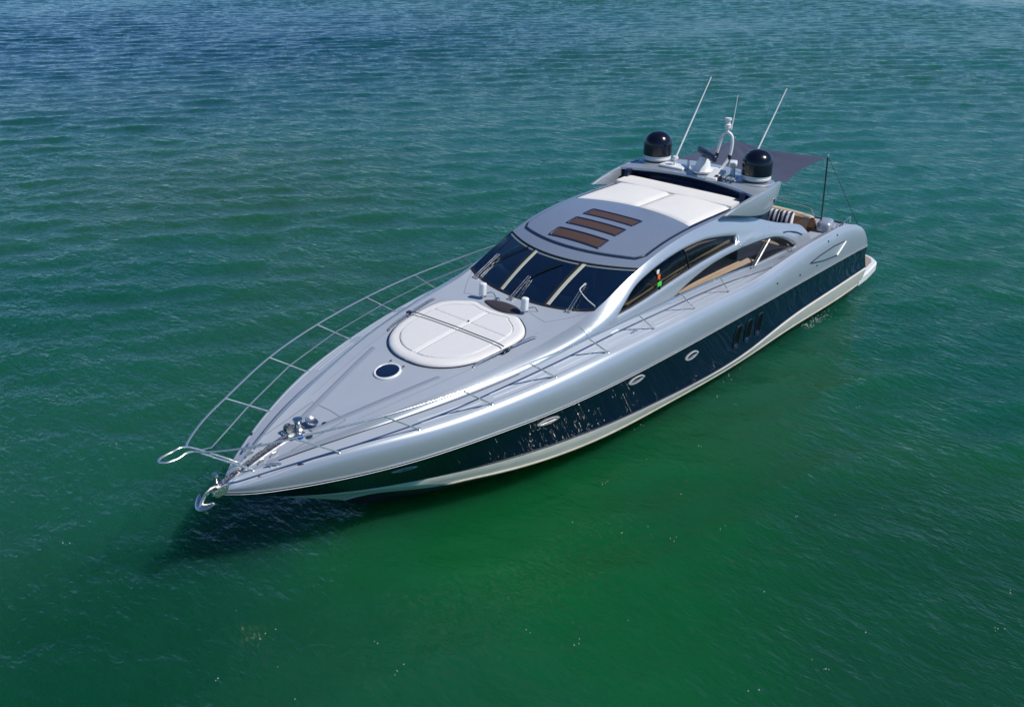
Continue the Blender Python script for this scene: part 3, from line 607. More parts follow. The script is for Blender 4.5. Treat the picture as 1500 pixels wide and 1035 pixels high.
# ------------------------------------------------------------------ windscreen
def ws_pt(y, f, off=0.):
    """f 0 at the deck, 1 at the roof; slightly bowed outwards"""
    yb = y; x0 = glass_base(y); z0 = float(coach3(np.array(x0), np.array(y)))+.01; yt = y*1.02; x1 = float(roof_front(yt))-.02
    c = float(roof_c(x1)); e = float(stz(x1)); z1 = c+(e-c)*min(1, abs(yt)/1.81)**2-.03
    b_ = .035*math.sin(math.pi*f); n_ = Vector((z1-z0, 0, x0-x1)).normalized()
    p = Vector((x0+(x1-x0)*f, y+(yt-y)*f, z0+(z1-z0)*f))+n_*(b_+off); return tuple(p)
ws = MB().grid(np.array([[ws_pt(y, f, .004) for f in (-.035, .0, .022)] for y in np.linspace(-1.775, 1.775, 41)])).build('windscreen', 'rubber', yacht)
MB().grid(np.array([[ws_pt(y, f, .004) for f in (.955, .98, 1.0)] for y in np.linspace(-1.775, 1.775, 41)])).build('header_seal', 'rubber', ws)
MULL = .645
for a_, b_ in ((-1.77, -MULL-.03), (-MULL+.03, MULL-.03), (MULL+.03, 1.77)):
    MB().grid(np.array([[ws_pt(y, f) for f in np.linspace(0, .98, 14)] for y in np.linspace(a_, b_, 14)])).build('pane', 'windshield', ws)
for s_ in (-1, 1):
    MB().grid(np.array([[ws_pt(s_*MULL+d, f, h_) for f in np.linspace(-.01, 1, 14)] for d, h_ in ((-.03, .0), (-.026, .014), (.026, .014), (.03, .0))])).build('mullion', 'rubber', ws)
    MB().grid(np.array([[ws_pt(s_*MULL+d, f, h_) for f in np.linspace(.03, .965, 10)] for d, h_ in ((.036, .002), (.040, .009), (.115, .009), (.120, .002))])).build('inner_pillar_strip', 'cream', ws, 30)  # inner pillar face, set outside the glass so the sun lights it
MB().grid(np.array([[ws_pt(y, f, .006) for f in (.925, .958)] for y in np.linspace(-1.74, 1.74, 31)])).build('inner_header_strip', 'header_teal', ws)  # inner header face, likewise laid over the glass to be lit
# cabin interior seen through the glass
fl = MB().box((9.6, 0, 2.02), (8.9, 3.9, .06)).build('cabin_floor', 'interior_dark', yacht)
u = np.linspace(-1.72, 1.72, 21)
P = np.array([[(glass_base(y)-.14-d*1.05, y, float(coach3(np.array(14.3), np.array(y)))-.05-h_) for d, h_ in ((0, .02), (.35, .0), (.75, .06), (.85, .22), (.9, .6), (.92, .95))] for y in u])
MB().grid(P).build('dashboard', 'dash_blue', yacht, 40)
for y in (-.95, .05, 1.0):
    m2 = MB().box((12.75, y, 2.55), (.55, .62, .16), .06).box((12.45, y, 2.90), (.14, .60, .70), .06, Matrix.Rotation(-.15, 4, 'Y'))
    m2.build('helm_seat', 'seat_blue', yacht)
MB().tube([(13.45+.17*math.cos(a), -.95+.19*math.sin(a), 2.98+.10*math.cos(a)) for a in np.linspace(0, 6.283, 20)[:-1]], .016, 6, True).build('steering_wheel', 'black', yacht)
so = MB().box((9.7, 1.42, 2.36), (3.3, .75, .22), .06).build('saloon_sofa', 'beige', yacht)
MB().box((9.55, 1.88, 2.53), (3.2, .26, .05), .02).build('sunlit_ledge', 'beige', yacht)  # ledge added to catch sun behind the cockpit window
for xa in (10.75, 9.7, 8.65): MB().box((xa, 1.12, 2.58), (1.02, .16, .30), .06).build('back_cushion', 'beige', so)
MB().box((9.7, -1.5, 2.36), (3.6, .7, .45), .05).build('galley_unit', 'wood', yacht)
MB().box((11.5, 1.45, 2.4), (.35, .8, .75), .03).build('side_cabinet', 'wood', yacht)
MB().box((8.0, .3, 2.6), (.05, 2.4, 1.1), .01).build('saloon_bulkhead', 'interior_dark', yacht)
# ------------------------------------------------------------------ radar arch
def arch_front(y): return 8.14+.085*y*y
nv = 41; YY = np.linspace(-1.96, 1.96, nv)
def az(y): return 4.395-.018*y*y
q_ = lambda y: .62*(abs(y)/1.96)**4
sec = lambda y: [(arch_front(y)-.45, 4.10), (arch_front(y)-.07, az(y)-.13), (arch_front(y), az(y)-.07), (arch_front(y)-.02, az(y)-.02), (arch_front(y)-.10, az(y)), (7.5, az(y)+.015), (6.75+q_(y), az(y)-.01), (6.55+q_(y), az(y)-.06), (6.6+q_(y), az(y)-.13), (7.5, az(y)-.16)]
P = np.array([[(x, y, z) for x, z in sec(y)] for y in YY])
arch = MB().grid(P[:, 2:], cv=False).grid(P[:, [9, 1, 2]], mi=1).add(P[0][1:], [tuple(range(9))]).add(P[-1][1:], [tuple(range(9))]).build('radar_arch', ['silver', 'rubber'], yacht, 40)
MB().grid(np.array([[(arch_front(y)-.04, y, az(y)-.12), (arch_front(y)-.18, y, 4.16), (arch_front(y)-.20, y, 4.0)] for y in np.linspace(-1.82, 1.82, 21)])).build('arch_screen', 'hatch_glass', arch)
for s_ in (1, -1):
    MB().loops([(8.5, s_*1.62, 4.30), (7.0, s_*1.62, 4.32), (7.3, s_*1.75, 3.2), (8.7, s_*1.75, 3.6)], [(8.5, s_*1.74, 4.30), (7.0, s_*1.74, 4.32), (7.3, s_*1.84, 3.2), (8.7, s_*1.84, 3.6)]).build('arch_leg', 'navy_trim', arch)
    f2 = smooth_loop([(9.72, 4.10), (9.2, 4.205), (8.5, 4.30), (7.8, 4.355), (7.2, 4.375)], 6, False)+smooth_loop([(7.06, 4.37), (7.05, 4.26), (7.18, 4.0), (7.42, 3.80), (7.62, 3.735), (8.0, 3.735), (8.6, 3.84), (9.2, 3.985)], 6, False)
    f2 = f2[:-1]
    def fy(x, z, k): return 1.93+.05*(4.4-z)*0+.06*math.sin(math.pi*min(1, max(0, (9.75-x)/2.7)))+k
    c = np.mean(f2, 0)
    rings = []
    for k, sc in ((-.045, .97), (-.035, 1.0), (.02, 1.0), (.045, .965), (.06, .85)):
        rings.append([(c[0]+(x-c[0])*sc, s_*fy(x, z, k), c[1]+(z-c[1])*sc) for x, z in f2])
    m2 = MB().grid(np.array(rings), cv=True); n_ = len(f2)
    m2.add(rings[0], [tuple(range(n_))]).add(rings[-1], [tuple(range(n_))])
    fin = m2.build('arch_fin', 'silver', arch, 30)
    tri = [(7.95, 3.86), (7.35, 4.03), (7.52, 3.86)]
    MB().loops([(x, s_*fy(x, z, .05), z) for x, z in tri], [(x, s_*fy(x, z, .064), z) for x, z in tri]).build('fin_recess', 'lens_grey', fin)
    MB().box((7.42, s_*fy(7.42, 3.95, .066), 3.965), (.09, .012, .09), .003).build('fin_lamp', 'navy_trim', fin)
    # satellite dome
    zb = az(1.47)+.01
    dm = MB().lathe([(0, .38), (.37, .36), (.37, .30)], (7.46, s_*1.47, zb), 40)
    prof = [(.372, .19), (.374, .24), (.372, .46)]+[(.372*math.cos(a)**.9, .46+.34*math.sin(a)) for a in np.linspace(.08, math.pi/2-.001, 12)]
    dome = MB().lathe(prof, (7.46, s_*1.47, zb), 48).build('satellite_dome', 'dome_black', yacht, 60)
    MB().lathe([(0, .06), (.34, .065), (.365, .09), (.368, .13), (.35, .145), (.35, .155), (.366, .16), (.366, .195), (.2, .195)], (7.46, s_*1.47, zb), 48).build('dome_collar', 'white', dome, 30)
    MB().lathe([(.46, -.015), (.47, .0), (.44, .02), (.14, .03), (.11, .05), (.11, .1), (0, .1)], (7.46, s_*1.47, zb), 40).build('dome_base', 'silver', dome, 30)
# ------------------------------------------------------------------ mast, radar, aerials
for s_, b0, b1 in ((-1, (7.17, -1.1, 4.40), (5.67, -1.1, 6.39)), (1, (7.2, 1.05, 4.40), (5.7, 1.13, 6.36))):
    m2 = MB().tube([b0, tuple(np.array(b0)*.55+np.array(b1)*.45), b1], [.026, .022, .012], 8)
    w_ = m2.build('whip_aerial', 'white', yacht)
    MB().lathe([(0, .10), (.045, .10), (.05, .0)], b0, 14).build('aerial_base', 'steel', w_)
hoop = smooth_loop([(7.55, -.02, 4.42), (7.25, .05, 4.62), (7.12, .11, 4.78), (7.12, .20, 5.15), (7.15, .28, 5.32), (7.13, .40, 5.36), (7.1, .50, 5.25), (7.1, .52, 5.0), (7.15, .50, 4.75), (7.3, .42, 4.5), (7.4, .38, 4.42)], 8, False)
hp = MB().tube(hoop, .042, 10).build('mast_hoop', 'white', yacht)
MB().tube([(7.13, .14, 4.80), (7.15, .13, 4.68)], .05, 10).build('clamp', 'black', hp); MB().tube([(7.13, .51, 4.80), (7.16, .50, 4.70)], .05, 10).build('clamp', 'black', hp)
MB().lathe([(0, 0), (.05, 0), (.05, .10), (.08, .11), (.085, .2), (.06, .22), (.06, .30), (.085, .31), (.085, .36), (0, .37)], (7.13, .36, 5.36), 18).build('mast_light', 'white', hp, 30)
MB().tube([(7.05, .42, 5.42), (7.0, .43, 5.7), (6.95, .45, 6.28)], [.018, .014, .008], 6).build('rod_aerial', 'white', hp)
rd = MB().lathe([(0, .0), (.26, .0), (.27, .05), (.2, .12), (.17, .26), (.12, .34), (.1, .40), (0, .41)], (7.75, .12, 4.42), 28).build('radar_scanner', 'white', yacht, 35)
bl = MB().box((7.78, .22, 4.90), (1.15, .13, .17), .05, Matrix.Rotation(R(51), 4, 'Z')); bl.build('scanner_blade', 'navy_trim', rd)
MB().box((7.5, .1, 4.44), (.55, .55, .06), .025).build('mast_plinth', 'white', yacht)
MB().box((7.95, .62, 4.46), (.5, .34, .10), .04, Matrix.Rotation(.3, 4, 'Y')).build('mast_step', 'white', yacht)
tp = MB().box((7.75, -.72, 4.42), (.42, .75, .07), .03).build('aerial_plate', 'white', yacht)
MB().lathe([(0, .24), (.07, .24), (.085, .19), (.06, .15), (.025, .13), (.03, 0)], (7.75, -.72, 4.44), 18).build('gps_aerial', 'white', tp)
MB().lathe([(0, .17), (.035, .17), (.04, 0)], (7.65, -.38, 4.44), 14).build('gps_aerial', 'white', tp)
sl_ = MB().lathe([(.10, 0), (.07, .05), (.055, .22), (.05, .30)], (7.7, .95, 4.40), 18)
sl_.box((7.72, .95, 4.76), (.30, .20, .15), .04, Matrix.Rotation(.5, 4, 'Z')); sf = sl_.build('searchlight', 'white', yacht, 35)
MB().lathe([(0, .02), (.06, .02), (.075, 0)], (7.86, 1.03, 4.76), 18, axis=(1, .55, 0)).build('lens', 'lens_grey', sf)
hb = MB().box((7.92, 1.02, 4.42), (.12, .34, .05), .02).build('horn_bracket', 'white', yacht)
for y in (.90, 1.02, 1.15): MB().lathe([(.018, 0), (.02, .22), (.035, .30), (.06, .34), (.05, .335), (0, .25)], (7.75, y, 4.48), 16, axis=(1, .1, 0)).build('horn', 'steel', hb, 40)
for y, dx in ((.72, .0), (.84, .02)): MB().lathe([(0, .01), (.045, .01), (.055, -.02), (.05, -.12)], (8.1+dx, y, 4.46), 14, axis=(1, .1, .1)).build('camera_eye', 'black', hb)
# ------------------------------------------------------------------ guard rails
st = [(20.33, 1.04, 21.16, .98, 2.82), (19.04, 1.62, 19.82, 1.61, 2.91), (17.64, 2.04, 18.4, 2.04, 2.98), (16.17, 2.31, 16.93, 2.29, 3.05), (14.75, 2.48, 15.41, 2.45, 3.08), (13.24, 2.54, 13.83, 2.5, 3.08), (11.75, 2.58, 12.26, 2.52, 3.06), (10.29, 2.6, 10.68, 2.53, 3.0)]
RAILTOP = [(22.42, .10, 2.78), (22.2, .33, 2.775), (21.75, .66, 2.79)]+[s[2:5] for s in st]+[(9.48, 2.54, 2.90), (8.75, 2.56, 2.76), (8.1, 2.57, 2.56), (7.75, 2.58, 2.46)]
for s_ in (1, -1):
    rr = smooth_loop([(x, s_*y, z) for x, y, z in RAILTOP], 7, False)
    rail = MB().tube(rr, .0165, 10).build('guard_rail', 'rail_steel', yacht)
    for x0, y0, x1, y1, z1 in st:
        z0 = float(deck_z(x0))
        MB().tube([(x0, s_*(y0-.02), z0), (x1, s_*y1, z1)], .0135, 8).lathe([(0, .02), (.03, .015), (.045, 0)], (x0, s_*(y0-.02), z0+.004), 12).build('stanchion', 'rail_steel', rail)
    # lower wire rail on the far side
    if s_ < 0:
        lo = [(22.3, -.14, 2.62), (21.9, -.3, 2.45)]+[(x0+(x1-x0)*.47, -(y0-.02+(y1-y0)*.47), float(deck_z(x0))+(z1-float(deck_z(x0)))*.47) for x0, y0, x1, y1, z1 in st]+[(9.1, -2.56, 2.62)]
        MB().tube([(x, y, z) for x, y, z in lo], .012, 7).build('lower_rail', 'rail_steel', rail)
pul = smooth_loop([(21.49, -.16, 2.02), (22.0, -.13, 2.45), (22.42, -.10, 2.78), (22.68, -.12, 2.78), (22.86, -.09, 2.78), (22.92, 0, 2.78), (22.86, .09, 2.78), (22.68, .12, 2.78), (22.42, .10, 2.78), (22.0, .13, 2.45), (21.47, .16, 2.02)], 8, False)
pp = MB().tube(pul, .020, 10).build('pulpit', 'rail_steel', yacht)
for s_ in (1, -1): MB().lathe([(0, .02), (.035, .015), (.05, 0)], (21.48, s_*.16, 2.02), 12).build('foot', 'steel', pp)
# ------------------------------------------------------------------ foredeck fittings
def cz(x, y): return float(coach3(np.array(float(x)), np.array(float(y))))
ch = MB().lathe([(.268, -.01), (.268, .02), (.255, .038), (.232, .04), (.222, .03)], (18.33, -.02, cz(18.33, 0)-.005), 48)
sl0 = (cz(18.6, 0)-cz(18.0, 0))/.6
q = Matrix.Translation((18.33, -.02, cz(18.33, 0))) @ Matrix.Rotation(-math.atan(sl0), 4, 'Y') @ Matrix.Translation((-18.33, .02, -cz(18.33, 0)))
ch.v = [tuple(q @ Vector(p)) for p in ch.v]; ho = ch.build('deck_hatch', 'white', yacht, 30)
gl = MB().lathe([(0, .036), (.2, .034), (.228, .03)], (18.33, -.02, cz(18.33, 0)-.005), 48); gl.v = [tuple(q @ Vector(p)) for p in gl.v]; gl.build('pane', 'hatch_glass', ho)
for y in (-.19, .17): MB().box((18.1, y, cz(18.1, y)+.055), (.05, .03, .02), .005).build('latch', 'black', ho)
for s_ in (1, -1):
    q = [(17.29, 1.20, .0), (17.15, 1.235, .06), (16.6, 1.32, .075), (16.1, 1.39, .07), (15.84, 1.43, .05), (15.74, 1.44, .0)]
    q = smooth_loop([(x, s_*y, cz(x, y)+h_) for x, y, h_ in q], 6, False); hr = MB().tube(q, .02, 8).build('grab_rail', 'steel', yacht)
    MB().tube([(16.55, s_*1.33, cz(16.55, 1.33)), (16.55, s_*1.33, cz(16.55, 1.33)+.07)], .016, 8).build('rail_post', 'steel', hr)
# two white deck lamps ahead of the windscreen
for y, r_ in ((-.63, .35), (.56, .25)):
    z = cz(15.1, y); m2 = MB()
    m2.box((15.10, y, z+.21), (.13, .15, .30), .045, Matrix.Rotation(R(-6), 4, 'Y') @ Matrix.Rotation(R(12), 4, 'Z'), seg=5)
    lp = m2.build('deck_speaker', 'white', yacht, 40)
    MB().tube([(15.02, y-.02, z-.01), (15.02, y-.02, z+.09), (15.06, y, z+.14)], .02, 8).build('bracket', 'navy_trim', lp)
    MB().tube(smooth_loop([(15.0, y+.02, z+.1), (14.93, y+.12, z+.12), (14.88, y+.16, z+.03), (14.86, y+.18, z)], 6, False), .008, 5).build('cable', 'black', lp)
MB().lathe([(0, .05), (.05, .045), (.07, 0)], (14.98, -.33, cz(14.98, .33)), 16).build('deck_cap', 'steel', yacht)
# wipers
for x, y, top_y_, f in ((14.5, -1.42, -1.38, .5), (14.80, -.10, -.12, .42), (14.55, 1.28, 1.14, .52)):
    z = cz(x, y); e = ws_pt(top_y_, f, .05); m2 = MB()
    for d in (-.03, .03): m2.tube([(x, y+d, z+.0), (x-.02, y+d, z+.06), (e[0], e[1]+d, e[2])], .012, 6)
    wp = m2.build('wiper', 'steel', yacht)
    for d in (-.035, .035): MB().lathe([(0, .07), (.03, .065), (.036, 0)], (x, y+d, z), 12).build('wiper_base', 'steel', wp)
    if y > 1: q = [ws_pt(1.14, .52, .05), ws_pt(1.13, .40, .05), ws_pt(1.2, .33, .045), ws_pt(1.45, .19, .03), ws_pt(1.70, .06, .02)]
    elif y < -1: q = [ws_pt(-1.40, .25, .03), ws_pt(-1.15, .6, .03), ws_pt(-.85, .95, .02)]
    else: q = [ws_pt(-.30, .05, .03), ws_pt(-.12, .42, .03), ws_pt(.30, .86, .02)]
    MB().tube(smooth_loop(q, 5, False), .014, 6).build('wiper_blade', 'white' if y > 1 else 'black', wp)
# windlass
wl = MB().box((20.45, .0, 2.235), (.42, .34, .03), .012).build('windlass', 'steel', yacht)
MB().lathe([(.10, 0), (.11, .02), (.075, .05), (.06, .12), (.075, .17), (.09, .19), (.085, .20), (.03, .21), (0, .205)], (20.38, -.04, 2.25), 28).build('capstan', 'steel', wl, 40)
MB().lathe([(.0, -.05), (.075, -.05), (.08, -.035), (.045, -.012), (.045, .012), (.08, .035), (.075, .05), (0, .05)], (20.56, -.07, 2.33), 24, axis=(0, 1, 0)).build('chain_gypsy', 'dark_steel', wl, 40)
MB().lathe([(.02, 0), (.10, .02), (.125, .06), (.115, .065), (.05, .02), (0, .015)], (20.20, .08, 2.33), 24, axis=(-.3, .3, 1)).build('chain_pipe', 'steel', wl, 40)
MB().lathe([(0, .05), (.04, .045), (.045, 0)], (20.52, .22, 2.24), 16).build('foot_switch', 'blue', wl)
for x, y in ((20.2, -.27), (20.02, .24), (20.42, .33)): MB().lathe([(0, .03), (.05, .025), (.06, 0)], (x, y, 2.25+(20.4-x)*.12), 16).build('deck_switch', 'dark_steel', yacht)
# chain channel to the bow roller
P = np.array([[(x, y*w_, zz+h_) for y, h_ in ((-1, .0), (-.8, .03), (.8, .03), (1, .0))] for x, w_, zz in ((20.62, .10, 2.215), (21.2, .10, 2.095), (21.62, .09, 1.985), (22.08, .085, 1.87))])
MB().grid(P).build('chain_plate', 'steel', yacht, 30)
cn = MB()
for i, x in enumerate(np.arange(20.66, 21.95, .053)):
    zz = np.interp(x, [20.62, 21.2, 21.62, 22.08], [2.215, 2.095, 1.985, 1.87])+.05
    L = [(.036*math.cos(a), .017*math.sin(a)) for a in np.linspace(0, 6.283, 11)[:-1]]
    cn.tube([(x+u_, v_*(i % 2), zz+v_*((i+1) % 2)) for u_, v_ in L], .007, 5, True)
cn.build('anchor_chain', 'chain', yacht)
for x, y in ((21.28, .17), (21.05, .20), (21.3, -.17), (21.08, -.22)):
    z = 2.06 if x > 21.2 else 2.11
    MB().tube(smooth_loop([(x-.09, y, z+.01), (x-.06, y, z+.05), (x, y, z+.06), (x+.06, y, z+.05), (x+.09, y, z+.01)], 4, False), .015, 7).build('chain_guide', 'steel', yacht)
def cleat(x, y, z, ang, nm='cleat'):
    c, s_ = math.cos(ang), math.sin(ang); T = lambda u_, v_, w_: (x+u_*c-v_*s_, y+u_*s_+v_*c, z+w_)
    m2 = MB().tube([T(-.13, 0, .06), T(-.06, 0, .075), T(.06, 0, .075), T(.13, 0, .06)], [.012, .018, .018, .012], 8)
    for d in (-.05, .05): m2.tube([T(d, 0, 0), T(d, 0, .075)], .015, 8)
    m2.build(nm, 'steel', yacht)
for s_ in (1, -1):
    cleat(21.22, s_*.40, 2.045, -s_*.6, 'bow_cleat'); cleat(13.75, s_*2.40, 2.60, 0); cleat(7.2, s_*2.54, 2.70, 0); cleat(3.9, s_*2.3, 2.5, .2)
    MB().box((14.15, s_*2.18, 2.70), (.26, .10, .035), .016, Matrix.Rotation(-s_*.25, 4, 'X')).build('deck_filler', 'white', yacht)
    for x, y, z in ((20.9, .72, 2.10), (21.45, .36, 1.97)): MB().box((x, s_*y, z), (.10, .05, .02), .006, Matrix.Rotation(-s_*.6, 4, 'Z')).build('fairlead', 'navy_trim', yacht)
# bow roller
br = MB(); 
for s_ in (1, -1): br.loops([(21.75, s_*.07, 1.93), (22.14, s_*.07, 1.90), (22.2, s_*.07, 1.82), (22.08, s_*.07, 1.75), (21.85, s_*.07, 1.80)], [(21.75, s_*.085, 1.93), (22.14, s_*.085, 1.90), (22.2, s_*.085, 1.82), (22.08, s_*.085, 1.75), (21.85, s_*.085, 1.80)])
br.lathe([(0, -.068), (.06, -.068), (.04, 0), (.06, .068), (0, .068)], (22.1, 0, 1.80), 18, axis=(0, 1, 0)); br.build('bow_roller', 'steel', yacht)
MB().lathe([(0, .18), (.05, .165), (.055, .12), (.03, .09), (.03, 0)], (22.03, -.08, 1.93), 18).build('bow_light', 'steel', yacht)
# anchor
an = thing('anchor', 'polished steel plough anchor hanging at the bow roller', 'anchor', loc=(22.3, 0, 1.5))
MB().tube(smooth_loop([(21.95, 0, 1.87), (22.16, 0, 1.89), (22.31, 0, 1.82), (22.40, 0, 1.66)], 5, False), .042, 8, flat=.55, upv=(0, 1, 0)).build('shank', 'steel', an)
cl = smooth_loop([(22.26, -.23, 1.81), (22.34, -.17, 1.745), (22.41, -.08, 1.68), (22.42, 0, 1.665), (22.39, .08, 1.675), (22.29, .17, 1.71), (22.2, .20, 1.75)], 5, False)
cl = [np.array([22.36, 0, 1.72])+(p-np.array([22.36, 0, 1.72]))*.78 for p in cl]
MB().tube(cl, [0.012+.055*math.sin(math.pi*min(1, max(0, i/(len(cl)-1))))**.7 for i in range(len(cl))], 10, flat=.3, upv=(.45, 0, .9)).build('claw', 'steel', an)
fl_ = MB(); fl_.loops([(22.45, -.10, 1.68), (22.42, .10, 1.68), (22.36, .07, 1.55), (22.30, 0, 1.46), (22.37, -.07, 1.55)], [(22.40, -.09, 1.66), (22.37, .09, 1.66), (22.31, .06, 1.54), (22.27, 0, 1.47), (22.32, -.06, 1.54)])
fl_.build('fluke', 'steel', an, 20)
# ------------------------------------------------------------------ cockpit and stern
MB().box((4.6, 0, 1.95), (4.4, 4.1, .06)).build('cockpit_floor', 'teak', yacht)
P = np.array([[(x, y, 2.385-.02*(5-x)) for y in np.linspace(-2.1, 2.1, 9)] for x in np.linspace(3.72, 2.96, 5)])
MB().grid(P).build('aft_deck', 'deck_grey', yacht)
for s_ in (1, -1):
    MB().loops([(5.0, s_*2.09, 2.385), (3.72, s_*2.09, 2.36), (3.72, s_*1.75, 2.36), (5.0, s_*1.75, 2.385)], [(5.0, s_*2.09, 1.97), (3.72, s_*2.09, 1.97), (3.72, s_*1.75, 1.97), (5.0, s_*1.75, 1.97)]).build('cockpit_coaming', 'deck_grey', yacht)
    MB().box((3.95, s_*1.98, 2.50), (.62, .40, .34), .12, Matrix.Rotation(s_*.25, 4, 'Z'), seg=5).build('corner_locker', 'silver', yacht)
    gr = MB().tube(smooth_loop([(2.75, s_*2.2, 2.36), (2.75, s_*2.2, 2.52), (3.0, s_*2.25, 2.56), (3.4, s_*2.3, 2.56), (3.5, s_*2.3, 2.45)], 5, False), .018, 7).build('stern_rail', 'steel', yacht)
sofa = smooth_loop([(5.6, -1.75), (4.6, -1.78), (3.95, -1.6), (3.78, -.8), (3.76, 0), (3.78, .8), (3.9, 1.5), (4.1, 1.72)], 6, False)
sec = lambda d, z: [(x+d*(1 if i > 12 else .6), y*(1-.10*d*2), z) for i, (x, y) in enumerate(sofa)]
cs = MB().grid(np.array([sec(-.02, 2.2), sec(-.02, 2.62), sec(.02, 2.70), sec(.12, 2.73), sec(.20, 2.69), sec(.24, 2.55), sec(.27, 2.3)]), cv=False).build('cockpit_sofa', 'beige', yacht, 60)
MB().grid(np.array([sec(.22, 2.28), sec(.28, 2.345), sec(.75, 2.35), sec(.80, 2.31), sec(.80, 2.0)])).build('seat_cushion', 'tan', cs, 50)
for k_, y in enumerate((1.35, .45, -.45, -1.3)): MB().box((4.02+.03*(k_ in (0, 3)), y, 2.52), (.10, .82, .30), .045, Matrix.Rotation(.18, 4, 'Y')).build('back_cushion', 'tan', cs)
MB().tube(smooth_loop([(5.3, -2.0, 2.45), (5.2, -2.0, 2.78), (4.2, -1.95, 2.80), (3.6, -1.7, 2.80), (3.5, -.6, 2.80), (3.5, .6, 2.80), (3.55, 1.3, 2.78), (3.6, 1.5, 2.45)], 5, False), .016, 7).build('sofa_rail', 'steel', yacht)
for k_, (x, y, rz, nm) in enumerate(((4.36, .98, .25, 'blue and white striped cushion nearest the silver corner locker'), (4.42, .62, .1, 'blue and white striped cushion in the middle of the cockpit row'), (4.50, .26, .0, 'blue and white striped cushion tucked farthest under the arch fin'))):
    m2 = MB(); n1 = 13
    for sd_ in (1, -1):
        P = np.zeros((n1, n1, 3))
        for i, a in enumerate(np.linspace(-1, 1, n1)):
            for j, b_ in enumerate(np.linspace(-1, 1, n1)):
                P[i, j] = (sd_*.085*((1-a*a)*(1-b_*b_))**.4, .225*a*(1-.05*(1-b_*b_)), .225*b_*(1-.05*(1-a*a)))
        m2.grid(P)
    M_ = Matrix.Rotation(rz, 4, 'Z') @ Matrix.Rotation(-.35, 4, 'Y'); m2.v = [tuple(M_ @ Vector(p)) for p in m2.v]
    o = m2.build('striped_cushion', 'stripe', None, 80); o.location = (x, y, 2.58); thing(None, nm, 'cushion', 'striped cushions on the cockpit sofa', o)
# ------------------------------------------------------------------ sun pad and strap
sp = thing('sun_pad', 'round white quilted sun pad lying on the foredeck', 'sun pad', loc=(16.6, 0, 2.78))
half = [(17.88, 0), (17.85, .35), (17.70, .70), (17.42, .99), (17.0, 1.19), (16.54, 1.25), (16.2, 1.26), (15.9, 1.22), (15.68, 1.08), (15.50, .86), (15.36, .60), (15.40, .35), (15.43, 0)]
inn = [(17.66, 0), (17.63, .30), (17.50, .58), (17.26, .84), (16.95, .98), (16.55, 1.02), (16.2, 1.03), (15.96, .98), (15.78, .84), (15.64, .62), (15.55, .48), (15.60, .25), (15.62, 0)]
full = lambda h_: L2(h_+[(x, -y) for x, y in h_[-2:0:-1]])
OUT = smooth_loop(full(half), 4); INN = smooth_loop(full(inn), 4)
padbase = lambda x, y: coach3(x, y)+.022
bd = MB().pillow([OUT, INN], padbase, .058, .12, .035, skirt=.04, rin=.012).build('pad_border', 'vinyl', sp, 60)
MB().loops([(x, y, cz(x, y)-.004) for x, y in [(16.6+(p[0]-16.6)*1.015, p[1]*1.02) for p in OUT]], [(x, y, cz(x, y)+.03) for x, y in [(16.6+(p[0]-16.6)*1.015, p[1]*1.02) for p in OUT]], caps=False).build('pad_tray', 'navy_trim', sp)
MB().pillow([INN], padbase, .044, .01, .06).build('pad_filler', 'vinyl', sp, 60)
def clip_poly(poly, f):
    out_ = []; n_ = len(poly)
    for i in range(n_):
        a, b_ = poly[i], poly[(i+1) % n_]; fa, fb = f(a), f(b_)
        if fa >= 0: out_.append(a)
        if fa*fb < 0: out_.append(a+(b_-a)*fa/(fa-fb))
    return out_
for sx in (1, -1):
    for sy in (1, -1):
        q = clip_poly(INN, lambda p: sy*p[1]-.03); q = clip_poly(q, lambda p: sx*(p[0]-16.18)-.003)
        MB().pillow([resample(q, .05)], lambda x, y: padbase(x, y)+.04, .024, .018, .045).build('pad_panel', 'quilt', sp, 60)
        
MB().pillow([resample([(17.66, -.035), (17.66, .035), (15.62, .035), (15.62, -.035)], .05)], lambda x, y: padbase(x, y)+.038, .028, .03, .03).build('pad_seam', 'vinyl', sp, 60)
MB().lathe([(0, .02), (.02, .015), (.025, 0)], (16.18, 0, float(padbase(np.array(16.18), np.array(0.)))+.085), 12).build('pad_button', 'dark_steel', sp)
st_ = thing('hold_down_strap', 'thin black strap stretched across the white sun pad', 'strap', loc=(16.55, 0, 2.9))
q = [(16.60, -1.33, cz(16.6, 1.33)+.09), (16.59, -1.10, cz(16.6, 1.1)+.14), (16.56, -.5, cz(16.6, .5)+.135), (16.54, 0, cz(16.6, 0)+.14), (16.53, .5, cz(16.6, .5)+.135), (16.52, 1.08, cz(16.6, 1.1)+.14), (16.52, 1.28, cz(16.5, 1.3)+.11)]
MB().tube(smooth_loop(q, 6, False), .016, 6, flat=.45).build('webbing', 'black', st_)
MB().tube([(16.5+.10*math.cos(a), 1.36+.07*math.sin(a), cz(16.5, 1.36)+.07+.06*math.sin(a)) for a in np.linspace(0, 6.283, 20)[:-1]], .022, 7, True).build('ring', 'dark_steel', st_)
MB().box((16.6, -1.33, cz(16.6, 1.33)+.09), (.10, .07, .06), .015).build('buckle', 'black', st_)
# dark mesh locker against the back of the pad
lens = [(15.17, -.52), (15.28, -.30), (15.34, 0), (15.31, .25), (15.18, .48), (15.02, .35), (14.97, .0), (15.02, -.32)]
lk_ = MB().pillow([smooth_loop(L2(lens), 5)], lambda x, y: coach3(x, y)+.004, .05, .16, .05).build('foredeck_locker', 'mesh_brown', yacht, 60)
